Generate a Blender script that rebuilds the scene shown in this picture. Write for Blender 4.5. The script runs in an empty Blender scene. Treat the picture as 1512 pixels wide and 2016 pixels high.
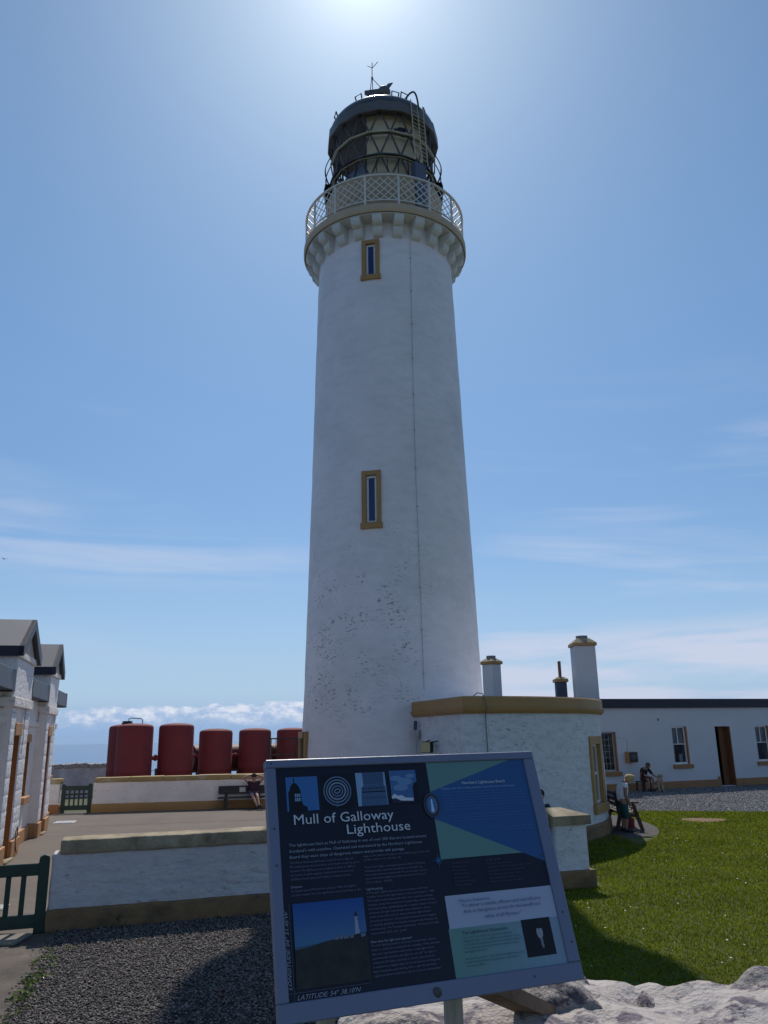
import bpy, bmesh, math, random
import numpy as np
from mathutils import Vector, Matrix, noise, Euler

S = bpy.context.scene
COL = S.collection
PI = math.pi
R = math.radians
rnd = random.Random(11)

# ------------------------------------------------------------------ camera
cam_d = bpy.data.cameras.new('camera')
cam = bpy.data.objects.new('camera', cam_d)
COL.objects.link(cam)
EYE = Vector((0, 0, 2.5))
pitch = math.atan(437 / 1560.0)
roll = R(1.0)
f_ = Vector((0, math.cos(pitch), math.sin(pitch)))
u0 = Vector((0, -math.sin(pitch), math.cos(pitch)))
r0 = Vector((1, 0, 0))
r_ = r0 * math.cos(roll) - u0 * math.sin(roll)
u_ = r0 * math.sin(roll) + u0 * math.cos(roll)
m = Matrix((r_, u_, -f_)).transposed().to_4x4()
m.translation = EYE
cam.matrix_world = m
cam_d.sensor_fit = 'VERTICAL'
cam_d.sensor_height = 36
cam_d.lens = 36 * 1560 / 2016
cam_d.clip_start = 0.05
cam_d.clip_end = 60000
S.camera = cam

# ------------------------------------------------------------------ sun, sky, exposure
SUN_EL, SUN_AZ = R(51.5), R(-1.2)
sd = Vector((math.sin(SUN_AZ) * math.cos(SUN_EL), math.cos(SUN_AZ) * math.cos(SUN_EL), math.sin(SUN_EL)))
sl = bpy.data.lights.new('sun', 'SUN')
sl.energy = 4.0
sl.angle = R(0.53)
sl.color = (1.0, 0.95, 0.88)
so = bpy.data.objects.new('sun', sl)
so.rotation_euler = sd.to_track_quat('Z', 'Y').to_euler()
so.location = (0, 0, 60)
COL.objects.link(so)

S.view_settings.view_transform = 'Standard'
S.view_settings.look = 'None'
S.view_settings.gamma = 1
S.view_settings.use_curve_mapping = False
S.view_settings.exposure = -0.2

W = bpy.data.worlds.new('World')
S.world = W
W.use_nodes = True
wn, wl = W.node_tree.nodes, W.node_tree.links
wn.clear()


def wmath(op, a, b=None, c=None, clamp=False):
    n = wn.new('ShaderNodeMath')
    n.operation = op
    n.use_clamp = clamp
    for i, x in enumerate((a, b, c)):
        if x is None:
            continue
        if hasattr(x, 'links'):
            wl.new(x, n.inputs[i])
        else:
            n.inputs[i].default_value = x
    return n.outputs[0]


def wramp(x, lo, hi):
    n = wn.new('ShaderNodeMapRange')
    n.interpolation_type = 'SMOOTHSTEP'
    wl.new(x, n.inputs[0])
    n.inputs[1].default_value = lo
    n.inputs[2].default_value = hi
    return n.outputs[0]


def wnoise(x, y, z, scale, detail, rough, dist=0.0):
    c = wn.new('ShaderNodeCombineXYZ')
    for i, q in enumerate((x, y, z)):
        if hasattr(q, 'links'):
            wl.new(q, c.inputs[i])
        else:
            c.inputs[i].default_value = q
    n = wn.new('ShaderNodeTexNoise')
    n.inputs['Scale'].default_value = scale
    n.inputs['Detail'].default_value = detail
    n.inputs['Roughness'].default_value = rough
    n.inputs['Distortion'].default_value = dist
    wl.new(c.outputs[0], n.inputs['Vector'])
    return n.outputs[0]


def wmix(fac, a, b, mode='MIX'):
    n = wn.new('ShaderNodeMix')
    n.data_type = 'RGBA'
    n.blend_type = mode
    for s, x in ((0, fac), (6, a), (7, b)):
        if hasattr(x, 'links'):
            wl.new(x, n.inputs[s])
        elif s == 0:
            n.inputs[0].default_value = x
        else:
            n.inputs[s].default_value = (*x, 1)
    return n.outputs[2]


sky = wn.new('ShaderNodeTexSky')
sky.sky_type = 'NISHITA'
sky.sun_disc = False
sky.sun_elevation = SUN_EL
sky.sun_rotation = SUN_AZ
sky.altitude = 80
sky.air_density = 1.0
sky.dust_density = 0.4
sky.ozone_density = 2.2
tc = wn.new('ShaderNodeTexCoord')
sx = wn.new('ShaderNodeSeparateXYZ')
wl.new(tc.outputs['Generated'], sx.inputs[0])
X, Y, Z = sx.outputs
AZ = wmath('ARCTAN2', X, Y)
EL = wmath('ARCSINE', Z)
SKY_TINT = (0.90, 1.135, 1.22)
col = wmix(1.0, sky.outputs[0], SKY_TINT, 'MULTIPLY')
# the air near the sea horizon is bluer and duller than overhead
col = wmix(wmath('SUBTRACT', 1.0, wramp(EL, R(0.0), R(34.0))), col, wmix(1.0, col, (0.82, 0.755, 0.82), 'MULTIPLY'))
# aureole of bright haze round the sun
dt = wn.new('ShaderNodeVectorMath')
dt.operation = 'DOT_PRODUCT'
wl.new(tc.outputs['Generated'], dt.inputs[0])
dt.inputs[1].default_value = sd
th = wmath('ARCCOSINE', wmath('MINIMUM', dt.outputs['Value'], 1.0))
au = wmath('ADD', wmath('MULTIPLY', wmath('EXPONENT', wmath('MULTIPLY', th, -1 / R(2.6))), 11.0),
           wmath('MULTIPLY', wmath('EXPONENT', wmath('MULTIPLY', th, -1 / R(8.0))), 1.1))
auc = wn.new('ShaderNodeCombineColor')
for i, k in enumerate((1.0, 1.0, 0.92)):
    wl.new(wmath('MULTIPLY', au, k), auc.inputs[i])
col = wmix(1.0, col, auc.outputs[0], 'ADD')
# thin cirrus
az_t = wmath('ADD', AZ, wmath('MULTIPLY', EL, 0.35))
el_t = wmath('ADD', EL, wmath('MULTIPLY', AZ, 0.10))
ci = wnoise(wmath('MULTIPLY', az_t, 2.2), wmath('MULTIPLY', el_t, 19.0), 3.7, 1.0, 5.0, 0.55, 0.5)
ci = wramp(ci, 0.47, 0.80)
ci2 = wramp(wnoise(wmath('MULTIPLY', AZ, 1.5), wmath('MULTIPLY', EL, 3.0), 9.1, 1.6, 2.0, 0.5), 0.38, 0.62)
elf = wmath('MULTIPLY', wramp(EL, R(2.0), R(8.0)), wmath('SUBTRACT', 1.0, wramp(EL, R(15.0), R(27.0))))
ci = wmath('MULTIPLY', wmath('MULTIPLY', ci, ci2), wmath('MULTIPLY', elf, 0.62))
CLOUD = (7.2, 7.8, 9.4)
col = wmix(ci, col, CLOUD)
# one long wispy streak low in the sky to seaward
wv = wnoise(wmath('MULTIPLY', AZ, 2.0), wmath('MULTIPLY', EL, 2.0), 2.2, 1.5, 3.0, 0.5)
e2 = wmath('SUBTRACT', wmath('ADD', EL, wmath('MULTIPLY', wmath('SUBTRACT', wv, 0.5), 0.07)), R(12.4))
sk = wmath('EXPONENT', wmath('MULTIPLY', wmath('MULTIPLY', e2, e2), -1 / R(1.5) ** 2))
sk = wmath('MULTIPLY', sk, wramp(wnoise(wmath('MULTIPLY', AZ, 2.5), wmath('MULTIPLY', EL, 34.0), 7.7, 1.2, 6.0, 0.6, 0.4), 0.30, 0.68))
sk = wmath('MULTIPLY', sk, wmath('SUBTRACT', 1.0, wramp(AZ, R(-14.0), R(4.0))))
col = wmix(wmath('MULTIPLY', sk, 0.45), col, CLOUD)
# low pale haze on the horizon
hz = wmath('SUBTRACT', 1.0, wramp(EL, R(1.5), R(14.0)))
col = wmix(wmath('MULTIPLY', hz, 0.65), col, (4.3, 6.3, 9.2))
hz = wmath('SUBTRACT', 1.0, wramp(EL, R(0.3), R(3.2)))
col = wmix(wmath('MULTIPLY', hz, 0.85), col, (3.1, 4.9, 8.1))
# soft stratus bank over the low roofs
st = wnoise(wmath('MULTIPLY', AZ, 3.0), wmath('MULTIPLY', EL, 26.0), 1.3, 1.3, 6.0, 0.55, 0.25)
sedge = wmath('ADD', EL, wmath('MULTIPLY', wmath('SUBTRACT', st, 0.5), 0.11))
stm = wmath('SUBTRACT', 1.0, wramp(sedge, R(6.0), R(7.3)))
stm = wmath('MULTIPLY', stm, wramp(st, 0.30, 0.60))
stm = wmath('MULTIPLY', stm, wramp(AZ, R(3.0), R(9.0)))
col = wmix(wmath('MULTIPLY', stm, 0.8), col, (7.2, 7.6, 9.3))
# cumulus bank low over the sea
cu = wnoise(wmath('MULTIPLY', AZ, 21.0), wmath('MULTIPLY', EL, 30.0), 0.6, 1.25, 9.0, 0.56, 0.1)
cedge = wmath('ADD', EL, wmath('MULTIPLY', wmath('SUBTRACT', 0.5, cu), 0.035))
cum = wmath('SUBTRACT', 1.0, wramp(cedge, R(1.95), R(2.2)))
cum = wmath('MULTIPLY', cum, wramp(wmath('ADD', cu, wmath('MULTIPLY', EL, 5.0)), 0.42, 0.66))
cum = wmath('MULTIPLY', cum, wmath('SUBTRACT', 1.0, wramp(AZ, R(2.0), R(8.0))))
cum = wmath('MULTIPLY', cum, wramp(EL, R(0.45), R(1.3)))
cush = wnoise(wmath('MULTIPLY', AZ, 30.0), wmath('MULTIPLY', EL, 60.0), 4.2, 1.6, 6.0, 0.6)
cuc = wmix(wramp(cush, 0.38, 0.62), (4.3, 5.9, 8.6), (8.8, 9.2, 10.4))
col = wmix(wmath('MULTIPLY', cum, 0.9), col, cuc)
bg = wn.new('ShaderNodeBackground')
bg.inputs['Strength'].default_value = 0.10
wl.new(col, bg.inputs[0])
wo = wn.new('ShaderNodeOutputWorld')
wl.new(bg.outputs[0], wo.inputs[0])

# ------------------------------------------------------------------ materials
MATS = {}


def mat(name, color, rough=0.7, var=0.12, vscale=2.0, bump=0.0, bscale=25.0, metal=0.0, stain=None,
        stretch=(1, 1, 1), island=0.0, spec=0.4, bump2=None, coat=0.0, objrand=0.0, transl=0.0):
    if name in MATS:
        return MATS[name]
    mt = bpy.data.materials.new(name)
    mt.use_nodes = True
    nt = mt.node_tree
    n, l = nt.nodes, nt.links
    b = n['Principled BSDF']
    b.inputs['Roughness'].default_value = rough
    b.inputs['Metallic'].default_value = metal
    b.inputs['Specular IOR Level'].default_value = spec
    b.inputs['Coat Weight'].default_value = coat
    t = n.new('ShaderNodeTexCoord')
    mp = n.new('ShaderNodeMapping')
    mp.inputs['Scale'].default_value = stretch
    l.new(t.outputs['Object'], mp.inputs['Vector'])
    v = mp.outputs[0]

    def nz(scale, detail=5.0, ro=0.55, vec=None):
        q = n.new('ShaderNodeTexNoise')
        q.inputs['Scale'].default_value = scale
        q.inputs['Detail'].default_value = detail
        q.inputs['Roughness'].default_value = ro
        l.new(vec or v, q.inputs['Vector'])
        return q.outputs[0]

    def ramp(x, lo, hi, a=0.0, c=1.0):
        q = n.new('ShaderNodeMapRange')
        q.inputs[1].default_value, q.inputs[2].default_value = lo, hi
        q.inputs[3].default_value, q.inputs[4].default_value = a, c
        l.new(x, q.inputs[0])
        return q.outputs[0]

    def mix(fac, a, c, mode='MIX'):
        q = n.new('ShaderNodeMix')
        q.data_type = 'RGBA'
        q.blend_type = mode
        for s, x in ((0, fac), (6, a), (7, c)):
            if hasattr(x, 'links'):
                l.new(x, q.inputs[s])
            elif s == 0:
                q.inputs[0].default_value = x
            else:
                q.inputs[s].default_value = (*x, 1)
        return q.outputs[2]

    lo = tuple(c * (1 - var) for c in color)
    hi = tuple(min(1, c * (1 + var)) for c in color)
    c = mix(ramp(nz(vscale), 0.3, 0.7), lo, hi)
    if var:
        c = mix(ramp(nz(vscale * 9, 4), 0.25, 0.75, 0.0, 0.35), c, lo)
    if island or objrand:
        if island:
            g = n.new('ShaderNodeNewGeometry').outputs['Random Per Island']
            amt = island
        else:
            g = n.new('ShaderNodeObjectInfo').outputs['Random']
            amt = objrand
        k = ramp(g, 0, 1, 1 - amt, 1 + amt)
        cc = n.new('ShaderNodeCombineColor')
        for i in range(3):
            l.new(k, cc.inputs[i])
        c = mix(1.0, c, cc.outputs[0], 'MULTIPLY')
    for s in (stain or []):
        # (colour, scale, lo, hi, strength, stretch)
        vv = v
        if len(s) > 5:
            m2 = n.new('ShaderNodeMapping')
            m2.inputs['Scale'].default_value = s[5]
            l.new(t.outputs['Object'], m2.inputs['Vector'])
            vv = m2.outputs[0]
        k = ramp(nz(s[1], 7, 0.65, vv), s[2], s[3], 0, s[4])
        if len(s) > 6 and s[6]:
            # confine to a box-shaped area of the object: (axis, lo, lo2, hi2, hi)
            sp = n.new('ShaderNodeSeparateXYZ')
            l.new(t.outputs['Object'], sp.inputs[0])
            for ax, a0, a1, a2, a3 in s[6]:
                for lo_, hi_, inv in ((a0, a1, 0), (a2, a3, 1)):
                    r1 = ramp(sp.outputs[ax], lo_, hi_, inv, 1 - inv)
                    mm = n.new('ShaderNodeMath')
                    mm.operation = 'MULTIPLY'
                    l.new(k, mm.inputs[0])
                    l.new(r1, mm.inputs[1])
                    k = mm.outputs[0]
        if len(s) > 7:
            mm = n.new('ShaderNodeMath')
            mm.operation = 'MULTIPLY'
            l.new(k, mm.inputs[0])
            l.new(ramp(nz(s[7][0], 3, 0.6), s[7][1], s[7][2]), mm.inputs[1])
            k = mm.outputs[0]
        c = mix(k, c, s[0])
    l.new(c, b.inputs['Base Color'])
    if bump:
        bn = n.new('ShaderNodeBump')
        bn.inputs['Strength'].default_value = bump
        bn.inputs['Distance'].default_value = 0.05
        l.new(nz(bscale, 7, 0.6), bn.inputs['Height'])
        last = bn
        if bump2:
            b2 = n.new('ShaderNodeBump')
            b2.inputs['Strength'].default_value = bump2[0]
            b2.inputs['Distance'].default_value = 0.05
            vv = v
            if len(bump2) > 2:
                m2 = n.new('ShaderNodeMapping')
                m2.inputs['Scale'].default_value = bump2[2]
                l.new(t.outputs['Object'], m2.inputs['Vector'])
                vv = m2.outputs[0]
            l.new(nz(bump2[1], 5, 0.6, vv), b2.inputs['Height'])
            l.new(bn.outputs[0], b2.inputs['Normal'])
            last = b2
        l.new(last.outputs[0], b.inputs['Normal'])
    if transl:
        tr = n.new('ShaderNodeBsdfTranslucent')
        l.new(c, tr.inputs['Color'])
        mx = n.new('ShaderNodeMixShader')
        mx.inputs[0].default_value = transl
        l.new(b.outputs[0], mx.inputs[1])
        l.new(tr.outputs[0], mx.inputs[2])
        l.new(mx.outputs[0], n['Material Output'].inputs[0])
    MATS[name] = mt
    return mt


GREY = (0.16, 0.15, 0.14)
tower_white = mat('tower_white', (0.89, 0.81, 0.80), 0.75, 0.05, 0.6, 0.40, 5.0,
                  stain=[((0.10, 0.10, 0.11), 9.0, 0.55, 0.62, 0.85, (1, 1, 2.2),
                          ((2, 2.6, 3.3, 5.5, 9.5), (0, -3, -2.6, 0.3, 1.6)), (1.5, 0.46, 0.60)),
                         ((0.18, 0.18, 0.19), 17.0, 0.62, 0.67, 0.6, (1, 1, 2.4), None, (0.8, 0.52, 0.66)),
                         ((0.66, 0.63, 0.64), 1.6, 0.45, 0.65, 0.35, (1, 1, 3.0)),
                         ((0.50, 0.50, 0.47), 0.5, 0.48, 0.75, 0.35)],
                  bump2=(0.25, 2.2, (1, 1, 2.5)))
wall_white = mat('wall_white', (0.62, 0.58, 0.575), 0.8, 0.07, 1.2, 0.6, 9.0,
                 stain=[((0.16, 0.15, 0.16), 7.0, 0.57, 0.66, 0.7, (1, 1, 2.6), None, (1.3, 0.45, 0.60)), ((0.42, 0.40, 0.43), 3.0, 0.45, 0.68, 0.6, (1, 1, 2.4)),
                        ((0.45, 0.43, 0.38), 0.9, 0.55, 0.8, 0.4)], bump2=(0.9, 3.5, (1, 1, 2.4)))
cottage_white = mat('cottage_white', (0.60, 0.595, 0.61), 0.8, 0.05, 0.7, 0.5, 10.0,
                    stain=[((0.42, 0.43, 0.46), 6.0, 0.62, 0.74, 0.4, (1, 1, 3))])
annex_white = mat('annex_white', (0.74, 0.73, 0.74), 0.75, 0.05, 0.8, 1.0, 6.5,
                  stain=[((0.10, 0.11, 0.13), 8.0, 0.585, 0.64, 0.8, (1, 1, 3.2), None, (1.3, 0.42, 0.58)), ((0.48, 0.48, 0.50), 3.0, 0.48, 0.68, 0.5, (1, 1, 2.6))], bump2=(0.6, 3.0, (1, 1, 2.5)))
ashlar_white = mat('ashlar_white', (0.84, 0.81, 0.81), 0.8, 0.06, 3.0, 0.9, 12.0,
                   stain=[((0.4, 0.4, 0.42), 14.0, 0.6, 0.72, 0.5)])
stone_white = mat('stone_white', (0.47, 0.42, 0.39), 0.85, 0.12, 2.5, 1.0, 11.0,
                  stain=[((0.42, 0.35, 0.29), 2.2, 0.44, 0.64, 0.75), ((0.12, 0.10, 0.13), 4.5, 0.535, 0.585, 0.9), ((0.16, 0.15, 0.17), 16.0, 0.60, 0.66, 0.7)],
                  bump2=(0.7, 4.0))
ochre = mat('ochre_paint', (0.42, 0.235, 0.085), 0.6, 0.08, 1.2, 0.25, 12.0)
ochre_dirty = mat('ochre_dirty', (0.24, 0.140, 0.065), 0.75, 0.15, 1.6, 0.45, 14.0,
                  stain=[((0.09, 0.065, 0.04), 2.2, 0.46, 0.68, 0.75, (1, 1, 1.6)), ((0.08, 0.07, 0.05), 9, 0.6, 0.72, 0.6)])
cap_stone = mat('cap_stone', (0.38, 0.30, 0.19), 0.85, 0.18, 2.2, 0.5, 18.0,
                stain=[((0.13, 0.095, 0.06), 2.0, 0.45, 0.66, 0.8), ((0.50, 0.46, 0.36), 3.5, 0.56, 0.72, 0.6)])
orange = mat('orange_paint', (0.38, 0.155, 0.05), 0.55, 0.08, 1.5, 0.2, 12.0)
orange_stone = mat('orange_stone', (0.52, 0.27, 0.12), 0.75, 0.1, 2.0, 0.35, 14.0)
brown_trim = mat('brown_trim', (0.34, 0.17, 0.075), 0.7, 0.12, 1.5, 0.3, 14.0)
green_paint = mat('green_paint', (0.012, 0.040, 0.030), 0.45, 0.15, 3.0, 0.15, 20.0)
red_tank = mat('red_tank', (0.190, 0.025, 0.027), 0.78, 0.12, 1.4, 0.1, 8.0,
               stain=[((0.10, 0.02, 0.02), 2.0, 0.55, 0.75, 0.5, (1, 1, 0.3))])
yard_white = mat('yard_white', (0.92, 0.83, 0.77), 0.8, 0.07, 1.2, 0.6, 9.0,
                 stain=[((0.36, 0.34, 0.34), 5.0, 0.58, 0.70, 0.6, (1, 1, 2.4)), ((0.60, 0.55, 0.48), 0.9, 0.5, 0.75, 0.5)], bump2=(0.6, 3.0, (1, 1, 2.0)))
rust_red = mat('rust_red', (0.085, 0.016, 0.016), 0.6, 0.2, 2.0)
navy = mat('navy_fascia', (0.014, 0.016, 0.030), 0.5, 0.1, 1.0)
lead_grey = mat('lead_grey', (0.080, 0.084, 0.105), 0.5, 0.08, 1.5, 0.1, 10.0)
felt_grey = mat('felt_grey', (0.20, 0.19, 0.19), 0.75, 0.08, 1.5, 0.2, 40.0)
black_iron = mat('black_iron', (0.012, 0.012, 0.014), 0.5, 0.1, 4.0)
bar_black_glare = mat('bar_black_glare', (0.085, 0.072, 0.070), 0.5, 0.1, 3.0)  # dark bars lifted towards grey to stand in for veiling glare
lantern_black_glare = mat('lantern_black_glare', (0.135, 0.120, 0.112), 0.4, 0.15, 2.0, 0.05, 10.0)  # black paint lightened to grey, veiling glare put into the colour
dome_paint = mat('dome_paint', (0.075, 0.075, 0.078), 0.28, 0.1, 1.5)
rail_white = mat('rail_white', (0.72, 0.68, 0.62), 0.5, 0.05, 3.0)
bracket_white = mat('bracket_white', (0.68, 0.67, 0.62), 0.7, 0.06, 1.5, 0.3, 12.0)
drum_tan = mat('drum_tan', (0.44, 0.325, 0.195), 0.6, 0.08, 1.2, 0.1, 10.0)
blind_tan = mat('blind_tan', (0.95, 0.76, 0.48), 0.8, 0.02, 1.0, transl=0.08)
ladder_tan = mat('ladder_paint', (0.55, 0.47, 0.31), 0.55, 0.08, 3.0)
door_blue = mat('door_bluegrey', (0.10, 0.11, 0.16), 0.5, 0.08, 2.0)
frame_white = mat('frame_white', (0.75, 0.75, 0.74), 0.45, 0.03, 3.0)
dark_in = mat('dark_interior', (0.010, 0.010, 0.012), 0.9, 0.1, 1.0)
curtain = mat('curtain', (0.55, 0.52, 0.47), 0.9, 0.25, 6.0, stretch=(3, 3, 0.2))
paper = mat('paper', (0.7, 0.7, 0.68), 0.8, 0.03, 2.0)
blind_white = mat('blind_white', (0.62, 0.61, 0.55), 0.7, 0.05, 2.0)
wood_dark = mat('wood_dark', (0.045, 0.040, 0.042), 0.65, 0.25, 3.0, 0.3, 20, stretch=(0.3, 3, 3))
wood_brown = mat('wood_brown', (0.085, 0.042, 0.032), 0.6, 0.25, 4.0, 0.3, 25, stretch=(0.4, 3, 3))
wood_pale = mat('wood_pale', (0.34, 0.27, 0.17), 0.75, 0.3, 5.0, 0.5, 25, stretch=(3, 3, 0.4))
brass = mat('plaque_metal', (0.55, 0.53, 0.50), 0.45, 0.08, 6.0)
steel = mat('galvanised_steel', (0.42, 0.42, 0.42), 0.45, 0.12, 8.0, metal=0.6)
pvc = mat('downpipe_paint', (0.52, 0.51, 0.47), 0.55, 0.08, 3.0)
tank_lid = mat('valve_iron', (0.03, 0.022, 0.02), 0.6, 0.2, 4.0)
clay_pot = mat('clay_pot', (0.24, 0.12, 0.06), 0.8, 0.15, 4.0, 0.2, 20)
pot_grey = mat('pot_grey', (0.20, 0.20, 0.21), 0.8, 0.1, 4.0)
slate_blue = mat('slate_blue', (0.075, 0.085, 0.125), 0.7, 0.12, 3.0)
lamp_glass = mat('lamp_lens', (0.55, 0.47, 0.24), 0.3, 0.05, 10.0, spec=0.6)
concrete = mat('concrete', (0.26, 0.225, 0.185), 0.9, 0.16, 1.2, 0.35, 30.0,
               stain=[((0.10, 0.09, 0.075), 1.1, 0.52, 0.72, 0.6), ((0.36, 0.32, 0.27), 6, 0.6, 0.7, 0.4)])


def glass(name, tint=(0.02, 0.03, 0.05), rough=0.03, alpha=0.25, clear=(0.72, 0.78, 0.84)):
    """window glass: a mirror coat over a partly clear pane"""
    mt = bpy.data.materials.new(name)
    mt.use_nodes = True
    n, l = mt.node_tree.nodes, mt.node_tree.links
    b = n['Principled BSDF']
    b.inputs['Base Color'].default_value = (*tint, 1)
    b.inputs['Roughness'].default_value = rough
    b.inputs['Specular IOR Level'].default_value = 0.6
    tr = n.new('ShaderNodeBsdfTransparent')
    tr.inputs[0].default_value = (*clear, 1)
    mx = n.new('ShaderNodeMixShader')
    mx.inputs[0].default_value = 1 - alpha
    l.new(tr.outputs[0], mx.inputs[1])
    l.new(b.outputs[0], mx.inputs[2])
    l.new(mx.outputs[0], n['Material Output'].inputs[0])
    return mt


pane_dark = glass('window_pane', (0.012, 0.016, 0.028), 0.04, 0.62)
pane_blue = glass('tower_pane', (0.018, 0.035, 0.16), 0.05, 0.10)
pane_lantern = glass('lantern_pane', (0.03, 0.035, 0.05), 0.03, 0.95, (0.985, 0.99, 0.995))

# ------------------------------------------------------------------ mesh helpers


class MB:
    def __init__(s):
        s.v, s.f, s.m = [], [], []

    def add(s, vs, fs, m=0):
        o = len(s.v)
        s.v += [tuple(p) for p in vs]
        s.f += [tuple(i + o for i in f) for f in fs]
        s.m += [m] * len(fs)

    def box(s, lo, hi, m=0, bev=0.0, M=None):
        (x0, y0, z0), (x1, y1, z1) = lo, hi
        if bev <= 0:
            vs = [(x, y, z) for x in (x0, x1) for y in (y0, y1) for z in (z0, z1)]
            fs = [(0, 1, 3, 2), (4, 6, 7, 5), (0, 4, 5, 1), (2, 3, 7, 6), (0, 2, 6, 4), (1, 5, 7, 3)]
        else:
            bm = bmesh.new()
            g = bmesh.ops.create_cube(bm, size=1.0)
            for q in bm.verts:
                q.co = Vector(((x0 + x1) / 2 + q.co.x * (x1 - x0), (y0 + y1) / 2 + q.co.y * (y1 - y0),
                               (z0 + z1) / 2 + q.co.z * (z1 - z0)))
            bmesh.ops.bevel(bm, geom=bm.edges[:], offset=bev, segments=1, affect='EDGES', profile=0.5)
            bm.verts.index_update()
            vs = [tuple(q.co) for q in bm.verts]
            fs = [tuple(q.index for q in f.verts) for f in bm.faces]
            bm.free()
        if M is not None:
            vs = [tuple(M @ Vector(p)) for p in vs]
        s.add(vs, fs, m)

    def bar(s, p, q, w, d=None, up=(0, 0, 1), m=0):
        """rectangular bar from p to q; w across, d along up"""
        p, q, up = Vector(p), Vector(q), Vector(up)
        d = w if d is None else d
        a = (q - p).normalized()
        x = a.cross(up)
        if x.length < 1e-4:
            x = a.cross(Vector((1, 0, 0)))
        x.normalize()
        y = x.cross(a).normalized()
        vs = []
        for e in (p, q):
            for sx_, sy_ in ((-1, -1), (1, -1), (1, 1), (-1, 1)):
                vs.append(e + x * (sx_ * w / 2) + y * (sy_ * d / 2))
        s.add(vs, [(0, 1, 2, 3), (7, 6, 5, 4), (0, 4, 5, 1), (1, 5, 6, 2), (2, 6, 7, 3), (3, 7, 4, 0)], m)

    def tube(s, pts, r, n=8, m=0, caps=True):
        pts = [Vector(p) for p in pts]
        rs = r if isinstance(r, (list, tuple)) else [r] * len(pts)
        rings = []
        prev = None
        for i, p in enumerate(pts):
            a = (pts[min(i + 1, len(pts) - 1)] - pts[max(i - 1, 0)]).normalized()
            if prev is None:
                x = a.cross(Vector((0.3, 0.2, 1)))
                if x.length < 1e-3:
                    x = a.cross(Vector((1, 0, 0)))
                x.normalize()
            else:
                x = (prev - a * prev.dot(a)).normalized()
            prev = x
            y = a.cross(x)
            rings.append([p + (x * math.cos(2 * PI * k / n) + y * math.sin(2 * PI * k / n)) * rs[i] for k in range(n)])
        vs = [q for rg in rings for q in rg]
        fs = []
        for i in range(len(pts) - 1):
            for k in range(n):
                fs.append((i * n + k, i * n + (k + 1) % n, (i + 1) * n + (k + 1) % n, (i + 1) * n + k))
        if caps:
            fs.append(tuple(range(n - 1, -1, -1)))
            fs.append(tuple((len(pts) - 1) * n + k for k in range(n)))
        s.add(vs, fs, m)

    def lathe(s, prof, n=32, a0=0.0, a1=2 * PI, m=0, c=(0, 0), phase=0.0):
        """profile (r, z); angle phi measured from -y towards +x"""
        full = abs(a1 - a0 - 2 * PI) < 1e-6
        cnt = n if full else n + 1
        vs, fs = [], []
        for k in range(cnt):
            a = a0 + (a1 - a0) * k / n + phase
            for r, z in prof:
                vs.append((c[0] + r * math.sin(a), c[1] - r * math.cos(a), z))
        L = len(prof)
        for k in range(n):
            k2 = (k + 1) % cnt
            for j in range(L - 1):
                fs.append((k * L + j, k2 * L + j, k2 * L + j + 1, k * L + j + 1))
        s.add(vs, fs, m)

    def sweep(s, path, prof, m=0, caps=True):
        """sweep profile (offset to the right of travel, z) along a 2-D path with mitred corners"""
        P = [Vector((p[0], p[1])) for p in path]
        ns = []
        for i in range(len(P)):
            d0 = (P[i] - P[i - 1]).normalized() if i > 0 else None
            d1 = (P[i + 1] - P[i]).normalized() if i < len(P) - 1 else None
            d0 = d0 or d1
            d1 = d1 or d0
            n0, n1 = Vector((d0.y, -d0.x)), Vector((d1.y, -d1.x))
            b = (n0 + n1).normalized()
            ns.append(b / max(0.4, b.dot(n0)))
        L = len(prof)
        vs = [(p.x + nn.x * o, p.y + nn.y * o, z) for p, nn in zip(P, ns) for o, z in prof]
        fs = []
        for i in range(len(P) - 1):
            for j in range(L - 1):
                fs.append((i * L + j, (i + 1) * L + j, (i + 1) * L + j + 1, i * L + j + 1))
        if caps:
            fs.append(tuple(range(L)))
            fs.append(tuple((len(P) - 1) * L + j for j in range(L - 1, -1, -1)))
        s.add(vs, fs, m)

    def prism(s, poly, fn, d0, d1, m=0):
        """poly of (a, b), fn(a, b, d) -> xyz, extruded from d0 to d1"""
        n = len(poly)
        vs = [fn(a, b, d0) for a, b in poly] + [fn(a, b, d1) for a, b in poly]
        fs = [tuple(range(n)), tuple(range(2 * n - 1, n - 1, -1))]
        fs += [(k, n + k, n + (k + 1) % n, (k + 1) % n) for k in range(n)]
        s.add(vs, fs, m)

    def ellipsoid(s, c, r, n=14, k=9, m=0, M=None):
        vs, fs = [], []
        for i in range(k + 1):
            t = PI * i / k
            for j in range(n):
                a = 2 * PI * j / n
                p = Vector((r[0] * math.sin(t) * math.cos(a), r[1] * math.sin(t) * math.sin(a), r[2] * math.cos(t)))
                if M is not None:
                    p = M @ p
                vs.append((c[0] + p.x, c[1] + p.y, c[2] + p.z))
        for i in range(k):
            for j in range(n):
                fs.append((i * n + j, (i + 1) * n + j, (i + 1) * n + (j + 1) % n, i * n + (j + 1) % n))
        s.add(vs, fs, m)

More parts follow.
